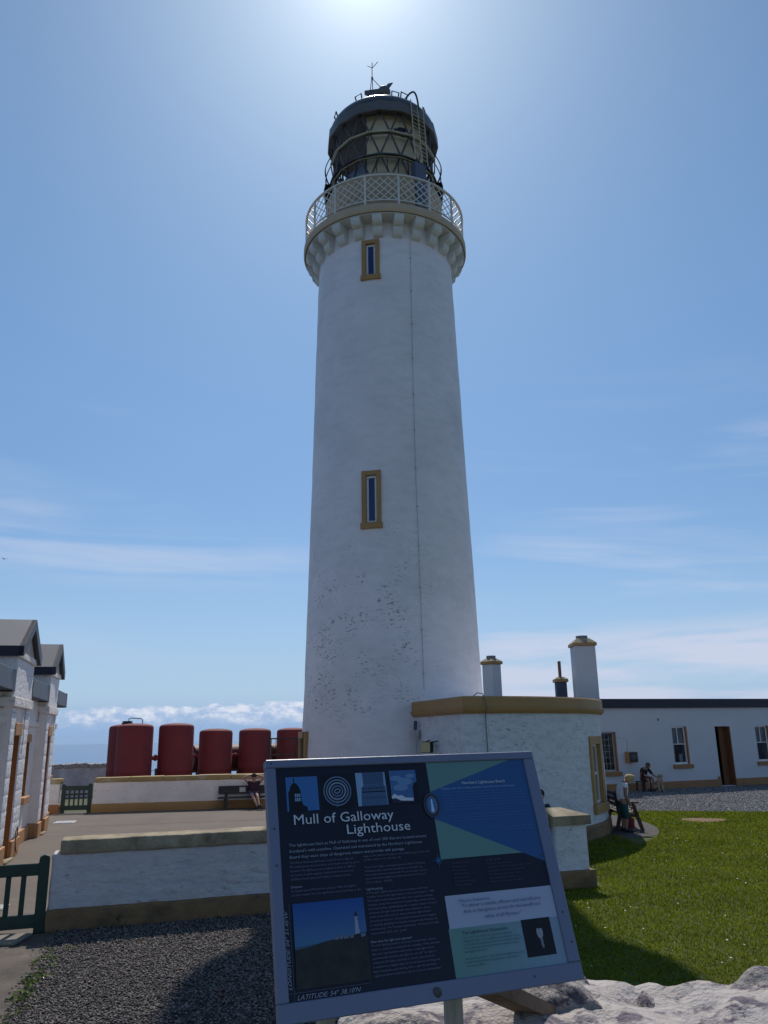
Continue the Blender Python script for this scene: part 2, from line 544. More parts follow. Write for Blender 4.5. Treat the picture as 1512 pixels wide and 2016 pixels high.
    def lumpy(s, lo, hi, seg=0.1, amp=0.012, scale=2.5, bev=0.03, m=0, seed=0.0, skip_bottom=True):
        """a rounded box with an uneven, hand-rendered surface"""
        ax = []
        for a, b in zip(lo, hi):
            e = min(bev, (b - a) / 3)
            n = max(1, int(round((b - a - 2 * e) / seg)))
            ax.append([a, a + e * 0.4] + [a + e + (b - a - 2 * e) * i / n for i in range(n + 1)] + [b - e * 0.4, b])
        idx, vs, fs = {}, [], []

        def vid(i, j, k):
            key = (i, j, k)
            if key not in idx:
                p = Vector((ax[0][i], ax[1][j], ax[2][k]))
                q = Vector([min(max(p[d], lo[d] + min(bev, (hi[d] - lo[d]) / 3)), hi[d] - min(bev, (hi[d] - lo[d]) / 3)) for d in range(3)])
                o = p - q
                if o.length > 1e-6:
                    o = o.normalized() * bev
                p = q + o
                w = Vector((p.x + seed, p.y + seed * 0.7, p.z))
                d = noise.noise_vector(w * scale) * amp + noise.noise_vector(w * scale * 3.1) * amp * 0.45
                idx[key] = len(vs)
                vs.append(p + d)
            return idx[key]
        nx, ny, nz_ = (len(a) - 1 for a in ax)
        for i in range(nx):
            for j in range(ny):
                if not skip_bottom:
                    fs.append((vid(i, j, 0), vid(i, j + 1, 0), vid(i + 1, j + 1, 0), vid(i + 1, j, 0)))
                fs.append((vid(i, j, nz_), vid(i + 1, j, nz_), vid(i + 1, j + 1, nz_), vid(i, j + 1, nz_)))
        for i in range(nx):
            for k in range(nz_):
                fs.append((vid(i, 0, k), vid(i + 1, 0, k), vid(i + 1, 0, k + 1), vid(i, 0, k + 1)))
                fs.append((vid(i, ny, k), vid(i, ny, k + 1), vid(i + 1, ny, k + 1), vid(i + 1, ny, k)))
        for j in range(ny):
            for k in range(nz_):
                fs.append((vid(0, j, k), vid(0, j, k + 1), vid(0, j + 1, k + 1), vid(0, j + 1, k)))
                fs.append((vid(nx, j, k), vid(nx, j + 1, k), vid(nx, j + 1, k + 1), vid(nx, j, k + 1)))
        s.add(vs, fs, m)

    def panel(s, x0, x1, z0, z1, holes, y=0.0, m=0, mr=None, step=None):
        """a wall face at y (outside = -y) with rectangular openings (x0,x1,z0,z1,depth) and their reveals"""
        xs = sorted({x0, x1} | {h[0] for h in holes} | {h[1] for h in holes})
        zs = sorted({z0, z1} | {h[2] for h in holes} | {h[3] for h in holes})
        for i in range(len(xs) - 1):
            for k in range(len(zs) - 1):
                cx, cz = (xs[i] + xs[i + 1]) / 2, (zs[k] + zs[k + 1]) / 2
                if any(h[0] < cx < h[1] and h[2] < cz < h[3] for h in holes):
                    continue
                s.add([(xs[i], y, zs[k]), (xs[i + 1], y, zs[k]), (xs[i + 1], y, zs[k + 1]), (xs[i], y, zs[k + 1])], [(0, 1, 2, 3)], m)
        for a, b, c, d, dep in holes:
            q = m if mr is None else mr
            s.add([(a, y, c), (a, y, d), (a, y + dep, d), (a, y + dep, c)], [(0, 1, 2, 3)], q)
            s.add([(b, y, c), (b, y + dep, c), (b, y + dep, d), (b, y, d)], [(0, 1, 2, 3)], q)
            s.add([(a, y, d), (b, y, d), (b, y + dep, d), (a, y + dep, d)], [(0, 1, 2, 3)], q)
            s.add([(a, y, c), (a, y + dep, c), (b, y + dep, c), (b, y, c)], [(0, 1, 2, 3)], q)

    def mesh(s, name, mats, smooth=None):
        me = bpy.data.meshes.new(name)
        me.from_pydata(s.v, [], s.f)
        for q in (mats if isinstance(mats, (list, tuple)) else [mats]):
            me.materials.append(q)
        if any(s.m):
            me.polygons.foreach_set('material_index', s.m)
        if smooth:
            me.polygons.foreach_set('use_smooth', [True] * len(me.polygons))
            me.set_sharp_from_angle(angle=R(smooth))
        me.update()
        return me

    def build(s, name, mats, parent=None, smooth=None, loc=None, rot=None):
        return link(name, s.mesh(name, mats, smooth), parent, loc, rot)


def link(name, me, parent=None, loc=None, rot=None):
    o = bpy.data.objects.new(name, me)
    COL.objects.link(o)
    if parent is not None:
        o.parent = parent
    if loc is not None:
        o.location = loc
    if rot is not None:
        o.rotation_euler = rot
    return o


def tag(o, label, cat, group=None):
    o['label'] = label
    o['category'] = cat
    if group:
        o['group'] = group
    return o


def thing(name, label, cat, loc=(0, 0, 0), rz=0.0, group=None):
    o = bpy.data.objects.new(name, None)
    o.empty_display_size = 0.2
    COL.objects.link(o)
    o.location = loc
    o.rotation_euler = (0, 0, rz)
    return tag(o, label, cat, group)


def dup(root, loc, rz, label, group=None):
    def cp(o, par):
        c = o.copy()
        COL.objects.link(c)
        if par is not None:
            c.parent = par
        for ch in o.children:
            cp(ch, c)
        return c
    c = cp(root, None)
    c.location = loc
    c.rotation_euler = (0, 0, rz)
    c['label'] = label
    if group:
        c['group'] = group
    return c


def kind(o, k):
    o['kind'] = k
    return o


def pol(r, deg, z):
    a = R(deg)
    return Vector((r * math.sin(a), -r * math.cos(a), z))

# ================================================================== SETTING
def sheet(name, poly, z, mt, k='structure'):
    mb = MB()
    mb.add([(x, y, z) for x, y in poly], [tuple(range(len(poly)))])
    o = mb.build(name, mt)
    o['kind'] = k
    return o


# headland: flat on top, falling to the sea beyond the compound
m_ground = mat('ground_earth', (0.085, 0.090, 0.045), 0.95, 0.25, 0.4, 0.5, 6.0)
gx = [-900, -300, -120, -70, -48, -36, -24, -12, 0, 12, 24, 36, 48, 60, 75, 100, 160, 300, 900]
gy = [-900, -300, -120, -60, -36, -18, 0, 10, 20, 30, 38, 42, 46, 52, 60, 75, 95, 120, 160, 300]


def land_z(x, y):
    d = max(0.0, y - 42, -x - 40, x - 70, -y - 120)
    return max(-84.0, -0.04 * d * d) if d < 14 else max(-84.0, -7.84 - (d - 14) * 1.1)


mb = MB()
mb.add([(x, y, land_z(x, y)) for y in gy for x in gx],
       [(j * len(gx) + i, j * len(gx) + i + 1, (j + 1) * len(gx) + i + 1, (j + 1) * len(gx) + i)
        for j in range(len(gy) - 1) for i in range(len(gx) - 1)])
kind(mb.build('ground', m_ground), 'structure')

m_sea = mat('sea_water', (0.045, 0.125, 0.270), 0.28, 0.15, 0.004, 0.5, 0.05, spec=0.5, stretch=(1, 5, 1))
mb = MB()
mb.lathe([(0.01, -75), (400, -75), (3000, -75), (14500, -75)], 96)
kind(mb.build('sea', m_sea), 'structure')

# tarmac yard between the two low walls
m_yard = mat('yard_tarmac', (0.150, 0.120, 0.098), 0.9, 0.10, 0.7, 0.3, 60.0,
             stain=[((0.10, 0.085, 0.075), 0.5, 0.50, 0.72, 0.55), ((0.21, 0.18, 0.15), 1.6, 0.56, 0.74, 0.5),
                    ((0.09, 0.08, 0.07), 30, 0.60, 0.70, 0.5)])
sheet('yard_paving', [(-11.5, 9.0), (-4.6, 11.85), (3.2, 14.4), (2.2, 17.5), (0.7, 21), (0.4, 31), (-4, 31), (-13.5, 29.6), (-13.5, 13)], 0.004, m_yard)
m_joint = mat('paving_joint', (0.27, 0.24, 0.20), 0.9, 0.15, 2.0, 0.2, 30)
sheet('paving_joint', [(-9.55, 23.22), (-3.0, 22.72), (-3.0, 22.80), (-9.55, 23.31)], 0.008, m_joint)
sheet('paving_joint', [(-9.72, 25.0), (-3.0, 26.4), (-3.0, 26.44), (-9.72, 25.04)], 0.008,
      mat('paving_seam', (0.10, 0.085, 0.075), 0.9, 0.1, 2.0))

# concrete path leading to the near gate
sheet('path', [(-7.5, 3.5), (-2.7, 3.5), (-3.3, 7.0), (-3.62, 8.6), (-4.05, 10.2), (-4.45, 11.75), (-6.2, 11.3), (-9.5, 9.6)], 0.008, mat('path_concrete', (0.125, 0.100, 0.080), 0.9, 0.2, 1.2, 0.4, 30.0,
      stain=[((0.05, 0.042, 0.036), 1.3, 0.46, 0.66, 0.8), ((0.22, 0.19, 0.15), 4, 0.58, 0.7, 0.5)]))
# gravel in front of the wall
GRAVEL_EDGE = [(-2.7, 3.5), (-3.35, 7.0), (-3.62, 8.6), (-4.05, 10.2), (-4.45, 11.75)]
m_gbase = mat('gravel_bed', (0.075, 0.070, 0.066), 0.95, 0.35, 18.0, 0.8, 60.0)
sheet('gravel_bed', [(1.2, 3.5)] + [(1.2, 13.8), (-4.45, 11.95)] + GRAVEL_EDGE[::-1][1:], 0.004, m_gbase)


def stones(name, n, sampler, smin, smax, mt, seed):
    """loose chippings as real stones, one mesh"""
    g = np.random.default_rng(seed)
    base = np.array([(1, 0, 0), (0, 1, 0), (-1, 0, 0), (0, -1, 0), (0, 0, 1), (0, 0, -1)], float)
    tri = np.array([(0, 1, 4), (1, 2, 4), (2, 3, 4), (3, 0, 4), (1, 0, 5), (2, 1, 5), (3, 2, 5), (0, 3, 5)])
    p = sampler(g, n)
    n = len(p)
    sc = g.uniform(smin, smax, (n, 1, 1)) * g.uniform(0.6, 1.25, (n, 1, 3)) * np.array([1, 1, 0.62])
    v = base[None] * sc * g.uniform(0.7, 1.25, (n, 6, 1))
    q = g.normal(size=(n, 4))
    q /= np.linalg.norm(q, axis=1, keepdims=True)
    w, x, y, z = q.T
    z0 = g.uniform(-0.35, 0.35, n)
    Rm = np.stack([np.stack([np.cos(w * 6), -np.sin(w * 6), z0 * 0.5], 1), np.stack([np.sin(w * 6), np.cos(w * 6), z0 * 0.7], 1),
                   np.stack([-z0, z0 * .4, np.ones(n)], 1)], 1)
    v = np.einsum('nij,nkj->nki', Rm, v) + p[:, None, :]
    me = bpy.data.meshes.new(name)
    me.vertices.add(n * 6)
    me.vertices.foreach_set('co', v.reshape(-1).astype(np.float32))
    f = (tri[None] + (np.arange(n) * 6)[:, None, None]).reshape(-1, 3)
    me.loops.add(f.size)
    me.loops.foreach_set('vertex_index', f.reshape(-1).astype(np.int32))
    me.polygons.add(len(f))
    me.polygons.foreach_set('loop_start', (np.arange(len(f)) * 3).astype(np.int32))
    me.update(calc_edges=True)
    me.materials.append(mt)
    o = link(name, me)
    o['kind'] = 'stuff'
    return o


m_chip = mat('gravel_chippings', (0.165, 0.136, 0.120), 0.85, 0.2, 9.0, island=0.9)


def edge_x(y):
    e = GRAVEL_EDGE
    return np.interp(y, [p[1] for p in e], [p[0] for p in e])


def samp_near(g, n):
    y = g.uniform(4.5, 13.4, n) ** 1.0
    x = g.uniform(-4.5, 0.6, n)
    k = (x > edge_x(y) + g.normal(0, 0.06, n) - 0.05) & (y < 11.79 + (x + 4.66) * 0.326 - 0.02)
    x, y = x[k], y[k]
    keep = g.random(len(x)) < np.where(y < 7.6, 0.25, 1.0)
    x, y = x[keep], y[keep]
    return np.stack([x, y, g.uniform(0.006, 0.022, len(x))], 1)


stones('gravel', 85000, samp_near, 0.009, 0.020, m_chip, 3)

# gravel drive in front of the keepers' cottage
m_drive = mat('drive_gravel', (0.155, 0.150, 0.155), 0.95, 0.35, 14.0, 0.9, 40.0,
              stain=[((0.32, 0.31, 0.31), 22.0, 0.58, 0.68, 0.7), ((0.07, 0.07, 0.075), 16.0, 0.60, 0.70, 0.7)])
sheet('gravel_drive', [(3.5, 27.0), (7.8, 26.9), (11.5, 25.8), (30, 24.5), (40, 24.5), (44, 48), (3.5, 33)], 0.004, m_drive)


def samp_far(g, n):
    x = g.uniform(7.2, 15.5, n)
    y = g.uniform(25.6, 37, n)
    k = (y > 26.9 - np.clip((x - 7.8) / 3.7, 0, 1) * 1.1) & (y < 35.93 + (x - 11.15) * 0.39 - 0.1)
    return np.stack([x[k], y[k], np.full(k.sum(), 0.015)], 1)


stones('drive_chippings', 26000, samp_far, 0.018, 0.038, mat('drive_chips', (0.20, 0.195, 0.20), 0.9, 0.15, 9.0, island=0.7), 5)

# lawn
m_lawn = mat('lawn_soil', (0.075, 0.095, 0.014), 0.95, 0.3, 2.0, 0.6, 50.0,
             stain=[((0.06, 0.085, 0.018), 0.5, 0.45, 0.7, 0.6)])
LAWN = [(1.2, 3.0), (30, 3.0), (30, 24.5), (11.5, 25.8), (7.8, 26.9), (6.5, 27.1), (4.6, 27.0), (4.6, 21), (2.2, 17.6), (3.2, 14.5), (1.2, 13.85)]
sheet('lawn', LAWN, 0.008, m_lawn)
m_grass = mat('grass_blades', (0.165, 0.200, 0.012), 0.75, 0.30, 0.9, island=0.40, spec=0.25, transl=0.5,
              stain=[((0.215, 0.225, 0.024), 0.35, 0.48, 0.66, 0.7), ((0.14, 0.13, 0.035), 2.4, 0.6, 0.75, 0.5)])


def on_lawn(x, y):
    k = (y < 26.9 - np.clip((x - 7.8) / 3.7, 0, 1.4) * 1.1) & (x > 1.2)
    rr = np.hypot(x - 0.18, y - 23.6)
    k &= (rr > 6.97) | ((y < 20.9) & (rr > 5.85) & (x < 5.6))
    k &= (y < 13.6 + (x - 1.2) * 0.33) | (x > 3.55) | (y > 14.9 + (x - 3.2) * .3)
    k &= ((x - 8.87) / 0.62) ** 2 + ((y - 23.95) / 0.55) ** 2 > 1
    return k


def grass(n, seed):
    g = np.random.default_rng(seed)
    y = 4.2 + 23 * g.random(n) ** 1.75
    x = 1.2 + g.random(n) * np.minimum(14.0, 1.6 + y * 0.52)
    k = on_lawn(x, y)
    x, y = x[k], y[k]
    n = len(x)
    d = np.hypot(x, y)
    h = g.uniform(0.014, 0.036, n) * (0.9 + d * 0.02)
    w = np.maximum(0.005, d * 0.00075) * g.uniform(0.7, 1.3, n)
    a = g.uniform(0, 2 * np.pi, n)
    b = g.uniform(0, 2 * np.pi, n)
    ln = h * g.uniform(0.2, 0.9, n)
    v = np.zeros((n, 3, 3))
    v[:, 0] = np.stack([x - np.cos(a) * w, y - np.sin(a) * w, np.full(n, 0.008)], 1)
    v[:, 1] = np.stack([x + np.cos(a) * w, y + np.sin(a) * w, np.full(n, 0.008)], 1)
    v[:, 2] = np.stack([x + np.cos(b) * ln, y + np.sin(b) * ln, h + 0.008], 1)
    me = bpy.data.meshes.new('grass')
    me.vertices.add(n * 3)
    me.vertices.foreach_set('co', v.reshape(-1).astype(np.float32))
    me.loops.add(n * 3)
    me.loops.foreach_set('vertex_index', np.arange(n * 3, dtype=np.int32))
    me.polygons.add(n)
    me.polygons.foreach_set('loop_start', (np.arange(n) * 3).astype(np.int32))
    me.update(calc_edges=True)
    me.materials.append(m_grass)
    o = link('grass', me)
    o['kind'] = 'stuff'


grass(330000, 8)

# daisies in the lawn
g = np.random.default_rng(21)
mb = MB()
for _ in range(420):
    y = 5 + 19 * g.random() ** 1.3
    x = 1.4 + g.random() * (1.5 + y * 0.5)
    if not on_lawn(np.array([x]), np.array([y]))[0]:
        continue
    s_ = g.uniform(0.008, 0.014)
    zz = g.uniform(0.035, 0.06)
    a = g.uniform(0, 6)
    tx, ty = g.uniform(-0.4, 0.4, 2)
    mb.add([(x + s_ * math.cos(a + k * PI / 3), y + s_ * math.sin(a + k * PI / 3),
             zz + s_ * (tx * math.cos(a + k * PI / 3) + ty * math.sin(a + k * PI / 3))) for k in range(6)], [(0, 1, 2, 3, 4, 5)])
    mb.add([(x - 0.002, y, 0.008), (x + 0.002, y, 0.008), (x, y, zz)], [(0, 1, 2)], 1)
kind(mb.build('daisies', [mat('daisy_petals', (0.72, 0.72, 0.66), 0.7, 0.05), m_grass]), 'stuff')

# bare patch in the lawn and the tarmac apron round the annex
mb = MB()
pts = []
for k in range(18):
    a = 2 * PI * k / 18
    q = 1 + 0.16 * math.sin(3 * a + 1) + 0.1 * math.sin(5 * a)
    pts.append((8.87 + 0.62 * q * math.cos(a), 23.95 + 0.55 * q * math.sin(a), 0.013))
mb.add(pts, [tuple(range(18))])
kind(mb.build('bare_earth', mat('bare_earth', (0.20, 0.12, 0.06), 0.95, 0.2, 4.0, 0.5, 30)), 'structure')
TX, TY = 0.18, 23.6
poly = [(TX + 6.95 * math.sin(R(a)), TY - 6.95 * math.cos(R(a))) for a in range(66, 171, 4)]
poly += [(TX + 5.5 * math.sin(R(a)), TY - 5.5 * math.cos(R(a))) for a in range(170, 39, -4)]
poly += [(TX + 6.0 * math.sin(R(a)), TY - 6.0 * math.cos(R(a))) for a in (40, 46)]
poly += [(TX + 6.45 * math.sin(R(a)), TY - 6.45 * math.cos(R(a))) for a in (54, 60)]
sheet('apron_path', poly, 0.012, mat('apron_tarmac', (0.072, 0.062, 0.056), 0.9, 0.15, 1.5, 0.3, 50))

# ================================================================== LIGHTHOUSE
LH = thing('lighthouse', 'tall white painted round lighthouse tower with a dark glazed lantern and white lattice gallery', 'lighthouse', (TX, TY, 0))
ZS = [0, 2.06, 3.8, 9.15, 16.2, 17.9]
RS = [2.74, 2.65, 2.575, 2.425, 2.25, 2.20]


def rt(z):
    return float(np.interp(z, ZS, RS))


# openings cut in the shaft: (phi centre, half width m, z0, z1)
OPEN = [(-11.75, 0.15, 16.03, 17.13), (-12.4, 0.15, 8.14, 9.53), (-76.0, 0.42, 0.0, 2.42)]
angs = set(np.arange(-180, 180, 2.5).tolist())
zz = set(np.arange(0, 18.01, 0.3).tolist()) | {17.95}
holes = []
for ph, hw, z0, z1 in OPEN:
    da = math.degrees(hw / rt((z0 + z1) / 2))
    angs |= {ph - da, ph + da}
    zz |= {z0, z1}
    holes.append((ph - da, ph + da, z0, z1))
angs = sorted(angs)
zz = sorted(zz)
mb = MB()
vs = []
for a in angs:
    for z in zz:
        p = pol(rt(z), a, z)
        d = noise.noise(p * 0.9) * 0.010 + noise.noise(p * 3.3) * 0.006
        vs.append(pol(rt(z) + d, a, z))
fs = []
L = len(zz)
for i in range(len(angs)):
    i2 = (i + 1) % len(angs)
    ca = (angs[i] + angs[i2]) / 2 if i2 else 179.0
    for j in range(L - 1):
        cz = (zz[j] + zz[j + 1]) / 2
        if any(h[0] < ca < h[1] and h[2] < cz < h[3] for h in holes):
            continue
        fs.append((i * L + j, i2 * L + j, i2 * L + j + 1, i * L + j + 1))
mb.add(vs, fs)
mb.build('tower_shaft', tower_white, LH, 60)


def tang(ph, r, z=0.0):
    """frame on the tower face: x = along the wall, y = inwards, z = up"""
    return Matrix.Translation(pol(r, ph, z)) @ Matrix.Rotation(R(ph), 4, 'Z')


for ph, z0, z1, slop in ((-11.75, 16.03, 17.13, 0), (-12.4, 8.14, 9.53, 1)):
    M_ = tang(ph, rt((z0 + z1) / 2))
    mb = MB()
    w, ow = 0.15, 0.278
    mb.box((-ow, -0.05, z0), (-w, 0.25, z1 + 0.13), 0, 0.008, M_)
    mb.box((w, -0.05, z0), (ow, 0.25, z1 + 0.13), 0, 0.008, M_)
    mb.box((-w, -0.047, z1), (w, 0.25, z1 + 0.127), 0, 0.0, M_)
    sr = mb.build('window_surround', ochre, LH)
    mb = MB()
    mb.box((-0.315, -0.085, z0 - 0.17), (0.315, 0.25, z0 - 0.002), 0, 0.01, M_)
    mb.build('sill', ochre, sr)
    fr = MB()
    fw = 0.062
    fr.box((-w + 0.003, 0.03, z0 + 0.035 * slop), (-w + fw, 0.07, z1 - 0.01), 0, 0.004, M_)
    fr.box((w - fw, 0.03, z0 + 0.035 * slop), (w - 0.003, 0.07, z1 - 0.01), 0, 0.004, M_)
    fr.box((-w + fw, 0.032, z1 - 0.075), (w - fw, 0.068, z1 - 0.012), 0, 0, M_)
    fr.box((-w + fw, 0.032, z0 + 0.035 * slop), (w - fw, 0.068, z0 + 0.035 * slop + 0.03), 0, 0, M_)
    if slop:
        fr.box((-0.04, 0.035, z0), (-0.025, 0.06, z0 + 0.04), 0, 0, M_)
        fr.box((0.025, 0.035, z0), (0.04, 0.06, z0 + 0.04), 0, 0, M_)
    for k in range(5):
        for sx_ in (-1, 1):
            c = M_ @ Vector((sx_ * (w - 0.03), 0.028, z0 + 0.1 + (z1 - z0 - 0.2) * k / 4))
            fr.ellipsoid(c, (0.008,) * 3, 6, 4, 1)
    wf = fr.build('window_frame', [frame_white, black_iron], LH)
    mb = MB()
    mb.box((-w + fw, 0.048, z0 + 0.05), (w - fw, 0.054, z1 - 0.05), 0, 0, M_)
    mb.build('pane', pane_blue, wf)
    mb = MB()
    mb.box((-w + fw - .04, 0.20, z0 - 0.02), (w - fw + .04, 0.24, z1), 0, 0, M_)
    mb.box((-0.06, 0.10, z0 + (z1 - z0) * 0.12), (0.065, 0.12, z0 + (z1 - z0) * 0.16), 1, 0, M_)
    mb.box((-0.05, 0.10, z0 + (z1 - z0) * 0.44), (0.02, 0.12, z0 + (z1 - z0) * 0.45), 1, 0, M_)
    mb.build('window_back', [mat('stairwell_blue', (0.020, 0.035, 0.11), 0.8, 0.1), frame_white], wf)

# tower doorway on the seaward side
M_ = tang(-76.0, rt(1.2))
mb = MB()
mb.box((-0.60, 0.02, 0), (-0.42, 0.40, 2.60), 0, 0.01, M_)
mb.box((0.42, 0.02, 0), (0.60, 0.40, 2.60), 0, 0.01, M_)
mb.box((-0.42, -0.018, 2.42), (0.42, 0.40, 2.597), 0, 0, M_)
ds = mb.build('door_surround', ochre, LH)
mb = MB()
mb.box((-0.42, 0.10, 0), (0.42, 0.16, 2.42), 0, 0, M_)
mb.box((-0.42, 0.07, 1.16), (0.42, 0.098, 1.24), 0, 0, M_)
mb.build('door', green_paint, ds)

# lightning conductor and a few fixings down the shaft
mb = MB()
pts = []
for k in range(40):
    z = 3.6 + (17.3 - 3.6) * k / 39
    pts.append(pol(rt(z) + 0.022, 17.6 + 2.6 * max(0, (z - 9) / 8) ** 1.5, z))
mb.tube(pts, 0.007, 5)
for k in range(12):
    z = 4 + k * 1.15
    p = pol(rt(z) + 0.02, 17.6 + 2.6 * max(0, (z - 9) / 8) ** 1.5, z)
    mb.box((p.x - 0.02, p.y - 0.012, p.z - 0.02), (p.x + 0.02, p.y + 0.02, p.z + 0.02))
mb.build('lightning_conductor', mat('conductor', (0.42, 0.42, 0.42), 0.6, 0.1), LH)

# corbel brackets under the gallery
prof = [(2.16, 17.02), (2.29, 17.05), (2.36, 17.12), (2.41, 17.22), (2.435, 17.36), (2.435, 17.46), (2.50, 17.475), (2.585, 17.53),
        (2.635, 17.63), (2.655, 17.76), (2.655, 17.90), (2.16, 17.90)]
mb = MB()
mb.prism(prof, lambda a, b, d: (d, -a, b), -0.148, 0.148)
mb.v = [(x, y, 17.9 - (17.9 - z) * 0.66) for x, y, z in mb.v]
bme = mb.mesh('bracket', bracket_white, 40)
for k in range(24):
    link('bracket', bme, LH, None, (0, 0, R(-5.3 + 15 * k)))
# gallery slab
mb = MB()
mb.lathe([(1.9, 17.90), (2.665, 17.903), (2.665, 17.93)], 96)
mb.build('gallery_soffit', bracket_white, LH, 40)
mb = MB()
mb.lathe([(2.69, 17.931), (2.722, 17.935), (2.74, 17.97), (2.74, 18.18), (2.71, 18.22), (1.9, 18.23)], 96)
mb.build('gallery_rim', mat('rim_tan', (0.56, 0.42, 0.27), 0.65, 0.08, 1.2, 0.1, 10.0), LH, 40)

# gallery railing: top rail, foot rail, posts and lattice bars
RR = 2.665
ra = MB()
for z, hh, ww in ((19.27, 0.05, 0.07), (18.36, 0.035, 0.04)):
    prof = [(RR - ww / 2, z - hh / 2), (RR + ww / 2, z - hh / 2), (RR + ww / 2, z + hh / 2), (RR - ww / 2, z + hh / 2), (RR - ww / 2, z - hh / 2)]
    ra.lathe(prof, 96)
rail = ra.build('gallery_railing', rail_white, LH, 40)
pm = MB()
pm.box((-0.030, -RR - 0.03, 18.2), (0.030, -RR + 0.03, 19.25), 0, 0.006)
pme = pm.mesh('post', rail_white)
sp_deg = 22.5
chord = 2 * RR * math.sin(R(sp_deg / 2))
half = chord / 2 - 0.04
ry = -RR * math.cos(R(sp_deg / 2))
zlo, zhi = 18.375, 19.25
pitch_l = 0.262
bars = []
for sgn in (-1, 1):
    k = -9
    while k < 10:
        c = (k + 0.25) * pitch_l
        # line x = c + sgn*(z - zmid), clipped to the bay
        zm = (zlo + zhi) / 2
        z0, z1 = zlo, zhi
        lo_z, hi_z = sorted((zm + (-half - c) / sgn, zm + (half - c) / sgn))
        z0, z1 = max(z0, lo_z), min(z1, hi_z)
        if z1 - z0 > 0.07:
            off = 0.009 * sgn
            bm_ = MB()
            bm_.bar((c + sgn * (z0 - zm), ry + off, z0), (c + sgn * (z1 - zm), ry + off, z1), 0.028, 0.014, (0, 1, 0))
            bars.append(bm_.mesh('lattice_bar', rail_white))
        k += 1
for i in range(16):
    a = -12.9 + sp_deg * i
    link('post', pme, rail, None, (0, 0, R(a)))
    for bme in bars:
        link('lattice_bar', bme, rail, None, (0, 0, R(a + sp_deg / 2)))

# murette below the lantern
mb = MB()
mb.lathe([(2.0, 18.23), (2.02, 18.26), (2.02, 18.40), (1.99, 18.43), (1.97, 19.75), (2.0, 19.80), (2.0, 19.92), (1.5, 19.95)], 64)
for k in range(16):
    p = pol(1.985, -3.25 + 22.5 * k, 0)
    mb.bar(pol(1.988, -3.25 + 22.5 * k, 18.45), pol(1.976, -3.25 + 22.5 * k, 19.74), 0.05, 0.02, p)
mb.build('lantern_base', drum_tan, LH, 35)
M_ = tang(37, 1.99)
mb = MB()
mb.box((-0.23, -0.06, 18.24), (0.23, 0.2, 20.52), 0, 0.02, M_)
mb.box((-0.18, -0.072, 18.35), (0.18, -0.058, 19.4), 0, 0.006, M_)
dr = mb.build('gallery_door', door_blue, LH)
mb = MB()
mb.tube([M_ @ Vector((-0.14, -0.10, 19.30)), M_ @ Vector((-0.14, -0.10, 19.48))], 0.012, 6)
mb.build('handle', black_iron, dr)

# lantern: triangular glazing between four 16-sided rings
RG = 1.74
ZR = [19.95, 20.80, 21.70, 22.58]
PHA, PHB = -3.25, 8.0
ph_of = [PHB, PHA, PHB, PHA]
mb = MB()
mb.lathe([(1.40, 19.93), (1.72, 19.935), (1.72, 19.96), (1.40, 19.965)], 32)
LT = mb.build('lantern', lantern_black_glare, LH)
mb = MB()
mb.lathe([(0.02, 19.97), (1.50, 19.972), (1.55, 19.975)], 32)
mb.build('lantern_floor', mat('interior_white', (0.8, 0.78, 0.72), 0.6, 0.03), LT)
for lv in range(4):
    mb = MB()
    for k in range(16):
        a, b = ph_of[lv] + 22.5 * k, ph_of[lv] + 22.5 * (k + 1)
        mb.bar(pol(RG, a, ZR[lv]), pol(RG, b, ZR[lv]), 0.09, 0.13 if lv == 1 else 0.075, (0, 0, 1))
    mb.build('lantern_ring', lantern_black_glare, LT)
# pale gutter rails round the two lower rings
for lv, dz in ((1, -0.12), (2, -0.04)):
    mb = MB()
    for k in range(16):
        a, b = ph_of[lv] + 22.5 * k, ph_of[lv] + 22.5 * (k + 1)
        mb.bar(pol(RG + 0.10, a + .6, ZR[lv] + dz), pol(RG + 0.10, b - .6, ZR[lv] + dz), 0.045, 0.045, (0, 0, 1))
        mb.bar(pol(RG + 0.0, a, ZR[lv] + dz), pol(RG + 0.12, a, ZR[lv] + dz), 0.03, 0.03, (0, 0, 1))
    mb.build('hand_rail', ladder_tan, LT)
# meshes for one up and one down pane per tier, shared round the drum
for tier in range(3):
    z0, z1 = ZR[tier], ZR[tier + 1]
    pa, pb = ph_of[tier], ph_of[tier + 1]
    # lower vertices at pa + k*22.5, upper at pb + k*22.5 ; pb is half a step away
    off = ((pb - pa) % 22.5)
    lo0, lo1, hi0, hi1 = pol(RG, 0, z0), pol(RG, 22.5, z0), pol(RG, off, z1), pol(RG, off + 22.5, z1)
    up, dn = MB(), MB()
    for q, tri in ((up, (lo0, lo1, hi0)), (dn, (lo1, hi1, hi0))):
        nrm = (tri[1] - tri[0]).cross(tri[2] - tri[0]).normalized() * 0.006
        q.add([p + nrm for p in tri] + [p - nrm for p in tri], [(0, 1, 2), (5, 4, 3), (0, 3, 4, 1), (1, 4, 5, 2), (2, 5, 3, 0)])
    um, dm = up.mesh('pane', pane_lantern), dn.mesh('pane', pane_lantern)
    b1, b2 = MB(), MB()
    b1.bar(lo0, hi0, 0.032, 0.06, lo0)
    b2.bar(lo1, hi0, 0.032, 0.06, lo1)
    m1, m2 = b1.mesh('glazing_bar', bar_black_glare), b2.mesh('glazing_bar', bar_black_glare)
    for k in range(16):
        rr_ = (0, 0, R(pa + 22.5 * k))
        link('pane', um, LT, None, rr_)
        link('pane', dm, LT, None, rr_)
        link('glazing_bar', m1, LT, None, rr_)
        link('glazing_bar', m2, LT, None, rr_)
